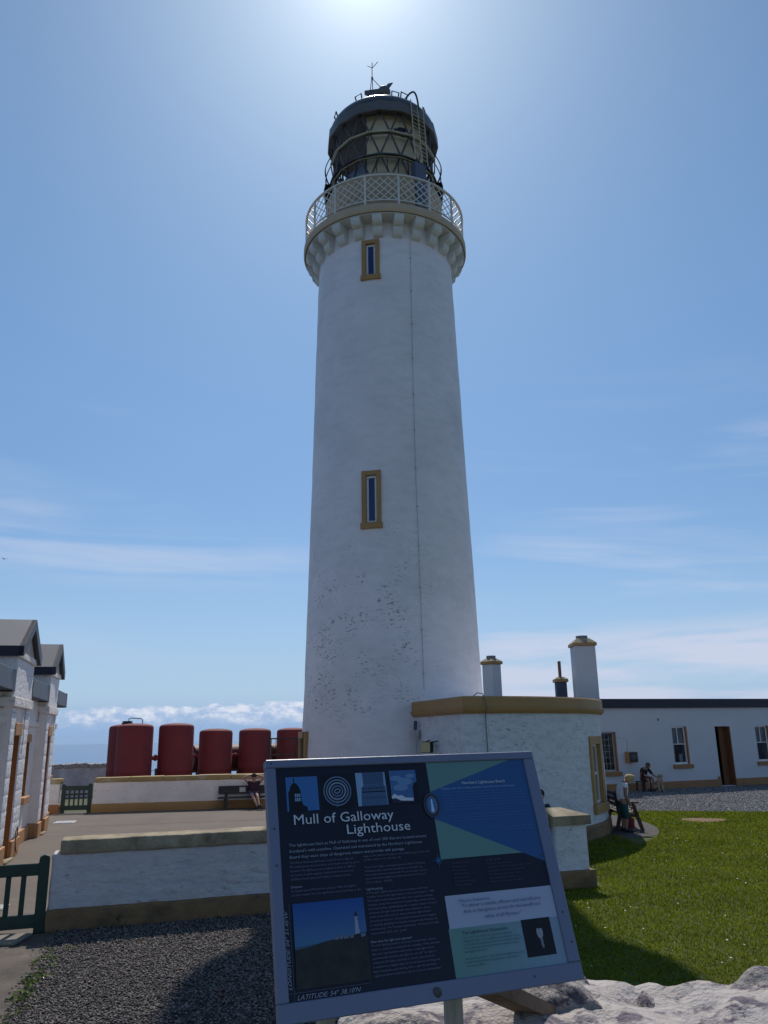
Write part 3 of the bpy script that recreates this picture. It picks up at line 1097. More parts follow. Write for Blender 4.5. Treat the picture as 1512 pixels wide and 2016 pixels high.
# tan blinds hung inside the landward side, floor, and the lens
mb = MB()
mb.lathe([(1.52, 19.97), (1.52, 22.55)], 20, R(-21), R(64))
mb.lathe([(1.505, 22.55), (1.505, 19.97)], 20, R(-21), R(64))
mb.build('blind', blind_tan, LT, 40)
mb = MB()
mb.lathe([(1.45, 20.0), (1.45, 20.75)], 16, R(-150), R(-22))
mb.build('inner_screen', mat('screen_glare', (0.30, 0.36, 0.50), 0.6, 0.1), LT, 40)  # dark screen given a paler blue-grey that carries veiling glare
mb = MB()
for k in range(15):
    z = 20.55 + k * 0.13
    rr0 = 0.62 - 0.22 * abs(k - 7) / 7
    mb.lathe([(rr0 - 0.05, z), (rr0 + 0.04, z + 0.03), (rr0 + 0.04, z + 0.075), (rr0 - 0.05, z + 0.10), (rr0 - 0.05, z)], 24)
mb.lathe([(0.3, 19.95), (0.3, 20.5), (0.6, 20.55)], 20)
for k in range(6):
    mb.bar(pol(0.64, 60 * k, 20.5), pol(0.64, 60 * k, 22.5), 0.05)
mb.build('lens', mat('lens_glass', (0.06, 0.08, 0.085), 0.12, 0.1, spec=0.8), LT, 40)
mb = MB()
rr2 = random.Random(4)
for i in range(9):
    a, z, s_ = rr2.uniform(13, 27), rr2.uniform(21.85, 22.05), rr2.uniform(0.06, 0.13)
    p = pol(1.56, a, z)
    mb.ellipsoid(p, (s_, s_ * 0.5, s_), 7, 5)
mb.build('bird_nest_dark', mat('blind_tear', (0.03, 0.028, 0.05), 0.9, 0.1), LT)

# roof
mb = MB()
mb.lathe([(1.60, 22.60), (1.93, 22.40), (1.965, 22.41), (1.95, 22.79), (1.90, 22.84)], 16, phase=R(PHA))
mb.lathe([(0.02, 22.60), (1.60, 22.605)], 16, phase=R(PHA))
RF = mb.build('lantern_roof', lantern_black_glare, LH, 25)
mb = MB()
dome = [(1.89 * math.cos(t), 22.83 + 0.90 * math.sin(t)) for t in [PI / 2 * k / 14 for k in range(15)]]
mb.lathe(dome, 64)
mb.build('dome', dome_paint, RF, 60)
for ph, rr3 in ((-74, 1.60), (-36, 1.28), (21, 1.18), (33, 1.30), (72, 1.45), (120, 1.5), (180, 1.5), (-125, 1.5)):
    zb = 22.83 + 0.90 * math.sqrt(1 - (rr3 / 1.89) ** 2)
    M_ = tang(ph, rr3, zb)
    mb = MB()
    mb.tube([M_ @ Vector(p) for p in ((-0.11, 0, -0.08), (-0.13, -0.12, 0.26), (0.13, -0.12, 0.26), (0.11, 0, -0.08))], 0.026, 6)
    mb.build('roof_loop', black_iron, RF)
mb = MB()
mb.lathe([(0.34, 23.66), (0.30, 23.78), (0.17, 23.86), (0.16, 24.62), (0.26, 24.70), (0.27, 24.76)], 20)
mb.ellipsoid((0.09, 0, 24.92), (0.24, 0.24, 0.24), 18, 12)
mb.build('ventilator', lantern_black_glare, RF, 40)
mb = MB()
mb.prism([(-0.62, 24.74), (-0.62, 24.90), (-0.08, 24.98), (0.0, 24.86), (-0.15, 24.74), (-0.35, 24.74), (-0.48, 24.66)], lambda a, b, d: (a, d - .12, b), -0.015, 0.015)
mb.prism([(0.08, 24.98), (0.24, 25.20), (0.42, 25.24), (0.30, 25.04), (0.17, 24.94)], lambda a, b, d: (a, d - .12, b), -0.015, 0.015)
mb.build('wind_vane', lantern_black_glare, RF)
mb = MB()
mb.tube([(-0.42, -0.05, 24.88), (-0.35, -0.05, 25.55)], 0.014, 6)
mb.tube([(-0.32, -0.05, 24.88), (-0.33, -0.05, 25.55)], 0.014, 6)
mb.tube([(-0.34, -0.05, 25.5), (-0.33, -0.05, 26.22)], 0.014, 6)
mb.ellipsoid((-0.335, -0.05, 25.53), (0.04, 0.04, 0.06), 8, 6)
mb.tube([(-0.33, -0.05, 25.98), (-0.50, -0.05, 26.08)], 0.011, 5)
mb.tube([(-0.33, -0.05, 25.98), (-0.12, -0.05, 26.26)], 0.012, 5)
mb.tube([(-0.32, -0.05, 25.5), (0.03, -0.05, 25.02)], 0.013, 5)
mb.build('aerial', black_iron, RF)

# maintenance ladder standing on the upper catwalk, with a hooped hand tube over the dome
LD = MB()
Mt = tang(39, 1.98)
rx = (-0.26, 0.02, 0.28)
lean = 0.05


def lad(x, z):
    return Mt @ Vector((x * (1 + 0.0) - 0.03 * (z - 20.6), 0.03 * (z - 20.6) - 0.02, z))


for x in rx:
    LD.tube([lad(x, 20.62), lad(x, 23.0 if x != 0.02 else 22.85)], 0.019, 6)
LDo = LD.build('ladder', ladder_tan, LH)
for seg in (0, 1):
    n_r = 13 if seg == 0 else 12
    for k in range(n_r):
        z = 20.72 + 0.155 * k + seg * 0.05
        mb = MB()
        mb.tube([lad(rx[seg], z), lad(rx[seg + 1], z)], 0.013, 5)
        mb.build('rung', ladder_tan, LDo)
mb = MB()
pa, pb = pol(1.05, 40, 23.55), lad(0.08, 22.7)
pts = []
for k in range(13):
    t = k / 12
    q = pa.lerp(pb, t)
    pts.append(q + Vector((0.1, -0.1, 0)) * math.sin(PI * t) + Vector((0, 0, 1)) * (0.62 * math.sin(PI * t) ** 0.7 * (0.75 + 0.5 * t)))
mb.tube(pts, 0.032, 7)
mb.build('hoop_tube', black_iron, LH)

# narrow upper catwalk with perforated screens and hooped rails
CW = MB()
CW.lathe([(1.80, 20.68), (1.90, 20.68), (1.90, 20.71), (1.80, 20.71), (1.80, 20.68)], 48)
for a0_, a1_ in ((-130, -76), (76, 130)):
    CW.lathe([(1.89, 20.64), (2.06, 20.64), (2.06, 20.68), (1.89, 20.68), (1.89, 20.64)], 14, R(a0_), R(a1_))
for k in range(32):
    a = 11.25 * k + 4
    CW.bar(pol(1.80, a, 20.68), pol(1.86, a, 19.95), 0.025)
CWo = CW.build('catwalk', black_iron, LH)
mb = MB()
for k in range(52):
    a = -128 + k * 1.9 if k < 26 else 78 + (k - 26) * 1.9
    for j in range(7):
        zz0 = 19.98 + j * 0.095
        rr0 = 1.99 + 0.012 * j
        mb.bar(pol(rr0, a, zz0), pol(rr0, a + 1.9, zz0), 0.03, 0.035)
    mb.bar(pol(1.99, a, 19.95), pol(2.07, a, 20.62), 0.022)
kind(mb.build('perforated_screen', black_iron, CWo), 'stuff')
for a in (-122, -108, -95, -82, 82, 95, 108, 122):
    mb = MB()
    mb.tube([pol(1.80 + 0.24 * math.sin(PI * t), a, 20.6 + 1.45 * t) for t in [k / 10 for k in range(11)]], 0.018, 5)
    mb.build('hoop', black_iron, CWo)
for z in (21.05, 21.5):
    rr0 = 1.80 + 0.24 * math.sin(PI * (z - 20.6) / 1.45)
    for a0_, a1_ in ((-122, -82), (82, 122)):
        mb = MB()
        mb.tube([pol(rr0, a0_ + (a1_ - a0_) * k / 8, z) for k in range(9)], 0.014, 5)
        mb.build('hoop_rail', black_iron, CWo)

# ================================================================== ANNEX round the tower foot
AN = thing('round_annex', 'low white curved annex wrapped round the lighthouse foot with an ochre cornice', 'building', (TX, TY, 0))
RA = 5.75
V0 = 15.4
W0, W1 = 57.6, 65.6
arc = [V0 + (W0 - V0) * k / 17 for k in range(18)] + [W0 + (W1 - W0) * k / 3 for k in range(1, 4)] + [W1 + (172 - W1) * k / 34 for k in range(1, 35)]
zs = sorted(set(np.arange(0, 2.94, 0.195).round(3).tolist()) | {0.76, 2.17, 2.95})
mb = MB()
vs, fs = [], []
for a in arc:
    for z in zs:
        p = pol(RA, a, z)
        d = noise.noise(p * 1.1) * 0.016 + noise.noise(p * 3.5) * 0.010
        vs.append(pol(RA + d, a, z))
L = len(zs)
for i in range(len(arc) - 1):
    for j in range(L - 1):
        if W0 - .1 < (arc[i] + arc[i + 1]) / 2 < W1 + .1 and 0.76 <= (zs[j] + zs[j + 1]) / 2 <= 2.17:
            continue
        fs.append((i * L + j, (i + 1) * L + j, (i + 1) * L + j + 1, i * L + j + 1))
mb.add(vs, fs)
# radial end wall from the tower to the front corner
t0, t1 = pol(2.45, 11.3, 0), pol(RA, V0, 0)
o = len(mb.v)
N_ = 10
vs, fs = [], []
for i in range(N_ + 1):
    q = t0.lerp(t1, i / N_)
    for z in zs:
        d = 0 if i == N_ else noise.noise(Vector((q.x, q.y, z)) * 2) * 0.012
        vs.append((q.x - d, q.y, z))
for i in range(N_):
    for j in range(L - 1):
        fs.append((i * L + j, (i + 1) * L + j, (i + 1) * L + j + 1, i * L + j + 1))
mb.add(vs, fs)
mb.lathe([(0.1, 3.2), (5.6, 3.2)], 60, R(V0), R(172))
mb.build('wall', annex_white, AN, 40)
path = [(t0.x, t0.y)] + [(pol(RA, a, 0).x, pol(RA, a, 0).y) for a in [V0 + (172 - V0) * k / 56 for k in range(57)]]
mb = MB()
mb.sweep(path, [(-0.25, 2.9), (0.05, 2.905), (0.10, 2.95), (0.12, 3.0), (0.125, 3.03), (0.085, 3.05), (0.085, 3.25), (0.06, 3.28), (-0.25, 3.285), (-0.25, 2.9)])
mb.build('cornice', ochre, AN, 30)
p2 = [(pol(RA, a, 0).x, pol(RA, a, 0).y) for a in [V0 + (172 - V0) * k / 56 for k in range(57)]]
mb = MB()
mb.sweep([(t0.x, t0.y)] + p2, [(-0.1, 0.0), (0.075, 0.0), (0.07, 0.29), (0.045, 0.33), (-0.1, 0.335)])
mb.build('plinth', ochre_dirty, AN, 30)
M_ = tang(61.6, RA * math.cos(R(4)))
mb = MB()
mb.box((-0.56, -0.035, 0.76), (-0.36, 0.32, 2.36), 0, 0.012, M_)
mb.box((0.36, -0.035, 0.76), (0.56, 0.32, 2.36), 0, 0.012, M_)
mb.box((-0.36, -0.032, 2.17), (0.36, 0.32, 2.357), 0, 0, M_)
ws = mb.build('window_surround', ochre, AN)
mb = MB()
mb.box((-0.60, -0.085, 0.55), (0.60, 0.3, 0.757), 0, 0.015, M_)
mb.build('sill', ochre, ws)
mb = MB()
for x in (-0.355, 0.295):
    mb.box((x, 0.07, 0.76), (x + 0.06, 0.12, 2.168), 0, 0, M_)
for z in (0.762, 1.43, 2.108):
    mb.box((-0.294, 0.073, z), (0.294, 0.117, z + 0.06), 0, 0, M_)
wf = mb.build('window_frame', frame_white, AN)
for z in (0.82, 1.49):
    mb = MB()
    mb.box((-0.294, 0.092, z), (0.294, 0.096, z + 0.612), 0, 0, M_)
    mb.build('pane', glass('annex_pane', (0.02, 0.02, 0.03), 0.04, 0.85, (0.94, 0.95, 0.96)) if z < 1 else bpy.data.materials['annex_pane'], wf)
mb = MB()
mb.box((-0.32, 0.125, 0.80), (0.32, 0.14, 2.15), 0, 0, M_)
mb.build('blind', blind_white, wf)
# downpipe with hopper in the corner by the tower
mb = MB()
c = pol(2.92, 10.0, 0)
mb.tube([(c.x, c.y, 0), (c.x, c.y, 2.33)], 0.055, 10)
mb.tube([(c.x, c.y, 2.28), (c.x, c.y, 2.34), (c.x, c.y, 2.48), (c.x, c.y, 2.58)], [0.06, 0.075, 0.13, 0.14], 8)
mb.tube([(c.x, c.y, 2.55), (c.x + 0.02, c.y + 0.05, 2.80)], 0.045, 8, 1)
mb.build('downpipe', [pvc, slate_blue], AN, 40)
# cable looped over the cornice
mb = MB()
q = [pol(5.4, 19.2, 3.30), pol(5.6, 19.3, 3.36), pol(5.80, 19.6, 3.33), pol(5.89, 19.9, 3.15), pol(5.89, 20.0, 2.95), pol(5.79, 20.1, 2.85), pol(5.785, 20.4, 1.6), pol(5.785, 20.5, 0.5)]
mb.tube(q, 0.011, 5)
mb.build('cable', mat('cable_grey', (0.16, 0.15, 0.13), 0.7, 0.1), AN)

# floodlight on the annex end wall
FL = thing('floodlight', 'small black floodlight with a pale yellow lens beside the annex downpipe', 'floodlight', (0.93, 19.66, 2.18), R(-38))
mb = MB()
mb.box((-0.15, -0.07, -0.13), (0.15, 0.06, 0.13), 0, 0.02)
mb.bar((-0.13, 0.05, 0.10), (-0.13, 0.30, 0.16), 0.02)
mb.bar((0.13, 0.05, 0.10), (0.13, 0.30, 0.16), 0.02)
mb.build('housing', black_iron, FL)
mb = MB()
mb.box((-0.135, -0.082, -0.115), (0.135, -0.071, 0.115), 0, 0.004)
mb.build('lens', lamp_glass, FL)
mb = MB()
mb.tube([(0.14, 0.0, 0.12), (0.24, 0.10, 0.14), (0.36, 0.22, 0.12), (0.40, 0.27, 0.05), (0.40, 0.28, -0.35)], 0.010, 5)
mb.build('cable', black_iron, FL)

# sea haze
mh = bpy.data.materials.new('sea_haze')
mh.use_nodes = True
nn_ = mh.node_tree.nodes
nn_.remove(nn_['Principled BSDF'])
pv = nn_.new('ShaderNodeVolumePrincipled')
pv.inputs['Color'].default_value = (0.60, 0.78, 1.0, 1)
pv.inputs['Density'].default_value = 4.5e-5
pv.inputs['Anisotropy'].default_value = 0.2
mh.node_tree.links.new(pv.outputs[0], nn_['Material Output'].inputs['Volume'])
mb = MB()
mb.box((-15500, -15500, -90), (15500, 15500, 30))
kind(mb.build('haze', mh), 'stuff')

# ================================================================== KEEPERS' COTTAGE (long low range behind)
CT = thing('keepers_cottage', 'long low white cottage with a flat navy fascia and a dark open doorway', 'cottage', (11.15, 35.93, 0), R(21.3))
CW_ = [(-2.24, -1.52, 0.80, 2.42), (1.53, 2.31, 1.00, 2.60), (6.32, 7.10, 1.00, 2.58)]
DOOR = (3.96, 4.80, 0.0, 2.58)
mb = MB()
hol = [(a, b, c, d, 0.24) for a, b, c, d in CW_] + [(DOOR[0], DOOR[1], 0.02, DOOR[3], 0.34)]
mb.panel(-9, 14, 0, 3.6, hol, 0, 0)
mb.add([(-9, 0, 0), (-9, 8, 0), (-9, 8, 3.6), (-9, 0, 3.6), (14, 0, 0), (14, 8, 0), (14, 8, 3.6), (14, 0, 3.6)],
       [(0, 3, 2, 1), (4, 5, 6, 7), (1, 2, 6, 5), (3, 7, 6, 2)])
mb.build('wall', cottage_white, CT)
mb = MB()
mb.box((-9, -0.05, 0), (DOOR[0], 0.10, 0.31), 0, 0.012)
mb.box((DOOR[0] - 0.16, -0.055, 0.30), (DOOR[0] - 0.02, 0.05, 0.42), 0, 0.01)
mb.build('plinth', brown_trim, CT)
mb = MB()
mb.box((DOOR[1], -0.05, 0), (14, 0.10, 0.31), 0, 0.012)
mb.build('plinth', brown_trim, CT)
mb = MB()
mb.box((-9.1, -0.14, 3.41), (14.1, -0.004, 3.80), 0, 0.01)
mb.box((-9.1, -0.003, 3.605), (14.1, 8.0, 3.72), 0, 0)
mb.build('fascia', navy, CT)
# multi-pane iron window
for wi, (a, b, c, d) in enumerate(CW_):
    mb = MB()
    e = 0.06
    y0, y1 = 0.10, 0.16
    mb.box((a, y0, c), (a + e, y1, d), 0)
    mb.box((b - e, y0, c), (b, y1, d), 0)
    mb.box((a + e, y0 + .002, d - e), (b - e, y1 - .002, d), 0)
    mb.box((a + e, y0 + .002, c), (b - e, y1 - .002, c + 0.08), 0)
    xs_, zs_ = [], []
    if wi == 0:
        zs_ = [c + 0.08 + (d - c - 0.14) * k / 6 for k in range(1, 6)]
        xs_ = [a + e + (b - a - 2 * e) * k / 3 for k in range(1, 3)]
        bw = 0.013
    else:
        zs_ = [(c + d) / 2 + 0.05]
        xs_ = [a + (b - a) * 0.48]
        bw = 0.035
    for z in zs_:
        mb.box((a + e, y0 + 0.008, z - bw / 2), (b - e, y1 - 0.008, z + bw / 2), 0)
    for x in xs_:
        mb.box((x - bw / 2, y0 + 0.012, (c + 0.08) if wi == 0 else zs_[0] + bw / 2), (x + bw / 2, y1 - 0.012, d - e), 0)
    fr = mb.build('window_frame', frame_white if wi else mat('iron_frame_cream', (0.40, 0.37, 0.33), 0.6, 0.05), CT)
    gxs = [a + e] + xs_ + [b - e]
    gzs = [c + 0.08] + zs_ + [d - e]
    for i in range(len(gxs) - 1):
        for k in range(len(gzs) - 1):
            if wi and k == 0:
                if i:
                    continue
                xa, xb = gxs[0], gxs[-1]
            else:
                xa, xb = gxs[i], gxs[i + 1]
            p_ = MB()
            tl = rnd.uniform(-0.006, 0.006)
            p_.add([(xa, 0.13 + tl, gzs[k]), (xb, 0.13 - tl, gzs[k]), (xb, 0.132, gzs[k + 1]), (xa, 0.132, gzs[k + 1])], [(0, 1, 2, 3)])
            p_.build('pane', pane_dark, fr)
    mb = MB()
    if wi:
        mb.box((a + 0.03, 0.20, (c + d) / 2 + 0.02), (b - 0.03, 0.22, d), 0)
        mb.box((a + 0.03, 0.20, c + 0.02), (a + 0.22, 0.22, (c + d) / 2 + 0.02), 0)
        mb.build('curtain', curtain, fr)
        mb = MB()
        if wi == 1:
            mb.box((a + 0.40, 0.16, c + 0.10), (a + 0.58, 0.165, c + 0.42), 0)
            mb.build('notice', paper, fr)
    mb = MB()
    mb.box((a - 0.02, 0.40, c - 0.02), (b + 0.02, 0.44, d + 0.02), 0)
    if wi == 0:
        for k in range(7):
            x, z = a + rnd.uniform(0.1, 0.55), c + rnd.uniform(0.2, 1.0)
            mb.box((x, 0.36, z), (x + rnd.uniform(0.05, 0.14), 0.385, z + rnd.uniform(0.06, 0.16)), 1)
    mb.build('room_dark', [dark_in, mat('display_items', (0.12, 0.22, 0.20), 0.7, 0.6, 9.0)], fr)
    mb = MB()
    mb.box((a - 0.12, -0.10, c - 0.175), (b + 0.16, 0.09, c - 0.002), 0, 0.012)
    mb.build('sill', brown_trim, CT)
    mb = MB()
    mb.box((b - 0.001, -0.004, c + 0.002), (b + 0.05, 0.14, d), 0)
    mb.build('reveal', brown_trim, CT)
mb = MB()
a, b, c, d = DOOR
mb.box((b - 0.02, -0.012, 0.0), (b + 0.03, 0.33, d - 0.004), 0, 0.004)
mb.box((b - 0.36, 0.30, 0.02), (b - 0.021, 0.36, d - 0.01), 0)
mb.build('door_jamb', mat('jamb_brown', (0.17, 0.065, 0.024), 0.6, 0.12, 3.0), CT)
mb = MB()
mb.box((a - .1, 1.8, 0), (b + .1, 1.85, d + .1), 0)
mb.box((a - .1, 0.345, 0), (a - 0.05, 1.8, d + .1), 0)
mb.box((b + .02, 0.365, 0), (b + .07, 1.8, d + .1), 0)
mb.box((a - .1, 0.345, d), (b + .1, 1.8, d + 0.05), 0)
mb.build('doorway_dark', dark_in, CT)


def chimney(name_lbl, s_, t_, w, d, zt, rz, mt, pot_r, pot_h, potm, capm):
    mb = MB()
    mb.box((-w / 2, -d / 2, 3.5), (w / 2, d / 2, zt), 0, 0.012)
    o = mb.build('chimney', mt, CT, 40, (s_, t_, 0), (0, 0, rz))
    mb = MB()
    a, b = w / 2 + 0.07, d / 2 + 0.07
    mb.box((-a, -b, zt + 0.002), (a, b, zt + 0.13), 0, 0.012)
    tz = zt + 0.132
    c, e = w * 0.30, d * 0.30
    hh = 0.24 * min(1, w)
    mb.add([(-a, -b, tz), (a, -b, tz), (a, b, tz), (-a, b, tz), (-c, -e, tz + hh), (c, -e, tz + hh), (c, e, tz + hh), (-c, e, tz + hh)],
           [(0, 1, 5, 4), (1, 2, 6, 5), (2, 3, 7, 6), (3, 0, 4, 7), (4, 5, 6, 7)], 1)
    mb.build('chimney_cap', [ochre, capm], o)
    mb = MB()
    z0 = tz + hh
    mb.lathe([(pot_r * 0.98, z0 - 0.02), (pot_r, z0 + pot_h), (pot_r * 0.75, z0 + pot_h), (pot_r * 0.72, z0)], 16)
    mb.build('chimney_pot', potm, o, 40)
    return o


chimney('', -1.62, 1.67, 0.94, 0.94, 6.22, R(-21.3), cottage_white, 0.27, 0.13, pot_grey, cap_stone)
chimney('', -5.16, 3.95, 0.62, 0.62, 5.55, R(-70), cottage_white, 0.22, 0.12, pot_grey, cap_stone)
chimney('', -2.36, 2.55, 0.47, 0.47, 4.66, R(-21.3), slate_blue, 0.075, 0.72, clay_pot, cap_stone)
mb = MB()
mb.tube([(-1.50, -0.012, 2.18), (-1.12, -0.012, 2.15), (-0.95, -0.012, 2.12), (-0.93, -0.012, 1.62)], 0.008, 5)
mb.build('cable', mat('cable_pale', (0.42, 0.40, 0.36), 0.7), CT)
mb = MB()
mb.box((0.82, -0.03, 2.86), (0.87, -0.001, 2.96), 0, 0.005)
mb.build('wall_hook', black_iron, CT)

def cot(s_, t_, z=0.0):
    c, s2 = math.cos(R(21.3)), math.sin(R(21.3))
    return (11.15 + s_ * c - t_ * s2, 35.93 + s_ * s2 + t_ * c, z)


BX = thing('wall_box', 'small wall box with a tan side and dark glazed front between the cottage windows', 'wall box', cot(-0.86, -0.003, 1.15), R(21.3))
mb = MB()
mb.box((-0.25, -0.26, 0.0), (0.20, 0.0, 0.44), 0, 0.02)
mb.build('case', ochre, BX)
mb = MB()
mb.box((-0.215, -0.29, 0.03), (0.215, -0.262, 0.42), 0, 0.012)
mb.box((-0.14, -0.296, 0.12), (0.13, -0.291, 0.34), 1)
mb.build('front', [black_iron, mat('box_glass', (0.05, 0.07, 0.10), 0.15, 0.3, 12.0)], BX)

# ================================================================== FOGHORN-STATION HOUSE (gabled bays on the near side)
LBX, LBY, LBR = -9.41, 22.51, math.atan2(0.9645, -0.264)
LB = thing('gabled_house', 'white stone house with orange door openings and two small slate gabled bays', 'house', (LBX, LBY, 0), LBR)
REC = 0.22
bays = [(-5.45, -3.08), (0.0, 1.92)]
doors = [(-4.86, -4.04), (0.56, 1.20)]
recs = [(-12.0, -5.45), (-3.08, 0.0), (1.92, 4.1)]
wins = [None, (-1.50, -0.92, 1.12, 2.45), (2.85, 3.35, 1.45, 2.50)]
mb = MB()
for (a, b), (c, d) in zip(bays, doors):
    mb.panel(a, b, 0, 4.36, [(c, d, 0.0, 2.60, 0.30)], 0.0, 0, 1)
    for x in (a, b):
        mb.add([(x, 0, 0), (x, 1.2, 0), (x, 1.2, 4.36), (x, 0, 4.36)], [(0, 1, 2, 3) if x == b else (3, 2, 1, 0)])
    mid = (a + b) / 2
    mb.add([(a, -0.04, 4.36), (b, -0.04, 4.36), (mid, -0.04, 5.10)], [(0, 1, 2)], 2)
    mb.box((a - 0.02, -0.075, 4.24), (b + 0.02, 0.0, 4.37), 0, 0.008)
    # string courses
    mb.box((a - 0.07, -0.075, 3.20), (b + 0.07, -0.001, 3.40), 0, 0.01)
    for x0, x1 in ((a - 0.07, a - 0.001), (b + 0.001, b + 0.07)):
        mb.box((x0, 0.0, 3.20), (x1, REC + .1, 3.40), 0, 0.01)
for (a, b), w in zip(recs, wins):
    mb.panel(a, b, 0, 3.7, [(w[0], w[1], w[2], w[3], 0.22)] if w else [], REC, 0, 1)
    mb.box((a, REC - 0.06, 2.84), (b, REC - 0.001, 2.99), 0, 0.008)
mb.add([(4.1, REC, 0), (4.1, 7, 0), (4.1, 7, 3.9), (4.1, REC, 3.9)], [(0, 1, 2, 3)])
mb.add([(-12, 7, 0), (-12, 7, 3.9), (4.1, 7, 3.9), (4.1, 7, 0)], [(0, 1, 2, 3)])
mb.add([(-12, REC, 0), (-12, REC, 3.9), (-12, 7, 3.9), (-12, 7, 0)], [(0, 1, 2, 3)])
mb.build('wall', [yard_white, orange, mat('tympanum_cream', (0.50, 0.45, 0.38), 0.8, 0.08, 2.0)], LB)
# dressed stone blocks beside each door
blk = []
for (a, b), (c, d) in zip(bays, doors):
    for x0, x1 in ((a + 0.015, c - 0.03), (d + 0.03, b - 0.015)):
        z = 0.40
        k = 0
        while z < 3.1:
            hgt = min(0.335, 3.17 - z)
            q = MB()
            q.lumpy((x0, -0.026, z + 0.003), (x1, 0.05, z + hgt - 0.003), 0.12, 0.004, 6.0, 0.006, 0, rnd.uniform(0, 50))
            q.build('stone_block', ashlar_white, LB, 50)
            z += 0.335
            k += 1
    q = MB()
    q.lumpy((a + 0.012, -0.03, 3.41), (b - 0.012, 0.05, 4.23), 0.07, 0.010, 9.0, 0.012, 0, rnd.uniform(0, 50))
    q.build('rendered_panel', ashlar_white, LB, 50)
    # plinth pieces
    for x0, x1, e0, e1 in ((a - 0.05, c - 0.002, a - 0.05, a - 0.001), (d + 0.002, b + 0.05, b + 0.001, b + 0.05)):
        q = MB()
        q.box((x0, -0.07, 0), (x1, 0.05, 0.37), 0, 0.012)
        q.box((e0, 0.051, 0), (e1, REC + .05, 0.368), 0)
        q.build('plinth', orange_stone, LB)
    q = MB()
    q.box((c - 0.03, -0.05, 2.603), (d + 0.03, 0.06, 2.87), 0, 0.01)
    q.build('lintel', orange_stone, LB)
    q = MB()
    q.box((c + 0.001, 0.25, 0.02), (d - 0.001, 0.30, 2.6), 0)
    for x in (c + 0.10, (c + d) / 2 + 0.02):
        q.box((x, 0.235, 0.25), (x + (d - c) * 0.36, 0.249, 1.15), 0, 0.006)
        q.box((x, 0.235, 1.35), (x + (d - c) * 0.36, 0.249, 2.35), 0, 0.006)
    dr = q.build('door', orange, LB)
    q = MB()
    q.ellipsoid((c + 0.09, 0.215, 1.05), (0.025, 0.03, 0.025), 8, 6)
    q.build('handle', black_iron, dr)
    q = MB()
    q.box((c - 0.02, -0.12, 0.0), (d + 0.02, 0.24, 0.045), 0, 0.01)
    q.build('doorstep', cap_stone, LB)
for (a, b), w in zip(recs, wins):
    q = MB()
    q.box((a + 0.06, REC - 0.06, 0), (b - 0.06, REC + 0.05, 0.33), 0, 0.012)
    q.build('plinth', orange_stone, LB)
    if not w:
        continue
    q = MB()
    q.box((w[0] - 0.16, REC - 0.11, w[2] - 0.17), (w[1] + 0.16, REC + 0.1, w[2] - 0.002), 0, 0.012)
    q.build('sill', orange_stone, LB)
    q = MB()
    q.box((w[0] - 0.03, REC - 0.04, w[3] + 0.002), (w[1] + 0.03, REC + 0.05, w[3] + 0.20), 0, 0.01)
    q.build('lintel', orange_stone, LB)
    q = MB()
    y = REC + 0.15
    q.box((w[0], y, w[2]), (w[0] + 0.05, y + 0.05, w[3]))
    q.box((w[1] - 0.05, y, w[2]), (w[1], y + 0.05, w[3]))
    for z in (w[2], (w[2] + w[3]) / 2 - .025, w[3] - 0.05):
        q.box((w[0] + 0.05, y + .002, z), (w[1] - 0.05, y + 0.048, z + 0.05))
    fr = q.build('window_frame', frame_white, LB)
    q = MB()
    q.box((w[0] + .05, y + 0.02, w[2] + .05), (w[1] - .05, y + 0.026, w[3] - .05))
    q.build('pane', pane_dark, fr)
    q = MB()
    q.box((w[0] - .02, y + 0.2, w[2]), (w[1] + .02, y + 0.22, w[3]))
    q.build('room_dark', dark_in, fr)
# small gabled roofs
for a, b in bays:
    mid, e = (a + b) / 2, (b - a) / 2 + 0.16
    zr, ze = 5.20, 4.46
    q = MB()
    for sg in (-1, 1):
        q.add([(mid, -0.16, zr), (mid + sg * e, -0.16, ze), (mid + sg * e, 1.5, ze), (mid, 1.5, zr)], [(0, 1, 2, 3) if sg > 0 else (3, 2, 1, 0)], 0)
    q.add([(mid - e, -0.16, ze), (mid - e, 1.5, ze), (mid - e, 1.5, ze - 0.21), (mid - e, -0.16, ze - 0.21)], [(0, 1, 2, 3)], 1)
    q.add([(mid + e, -0.16, ze), (mid + e, 1.5, ze), (mid + e, 1.5, ze - 0.21), (mid + e, -0.16, ze - 0.21)], [(3, 2, 1, 0)], 1)
    dz = 0.21
    for sg in (-1, 1):
        # barge board: outer face plus returns
        pts = [(mid, zr), (mid + sg * e, ze), (mid + sg * e, ze - dz), (mid + sg * (e - 0.10), ze - dz), (mid, zr - 0.24)]
        q.prism(pts, lambda x, z, d: (x, d, z), -0.158, -0.06, 2)
    q.box((mid - e + .004, -0.05, ze - 0.208), (a - 0.004, 1.5, ze - 0.16), 1)
    q.box((b + 0.004, -0.05, ze - 0.208), (mid + e - .004, 1.5, ze - 0.16), 1)
    q.build('gable_roof', [felt_grey, navy, mat('barge_board', (0.060, 0.062, 0.080), 0.55, 0.1, 2.0)], LB)
q = MB()
for a, b in ((-12.0, -5.47), (-3.06, -0.02), (1.94, 4.25)):
    q.box((a, REC - 0.26, 3.52), (b, REC - 0.001, 3.94), 0, 0.008)
    q.box((b - 0.30, REC - 0.262, 3.50), (b - 0.004, REC - 0.005, 3.945), 1)  # dark end strip painted in for the shaded gap at the far end
q.box((-12, REC, 3.72), (4.25, 7.05, 3.92), 0)
q.build('parapet', [lead_grey, navy], LB)
q = MB()
q.tube([(-3.35, -0.04, 0.02), (-3.36, -0.06, 0.55), (-3.5, -0.07, 0.62), (-3.62, -0.06, 0.50), (-3.6, -0.08, 0.2), (-3.45, -0.09, 0.06)], 0.012, 5)
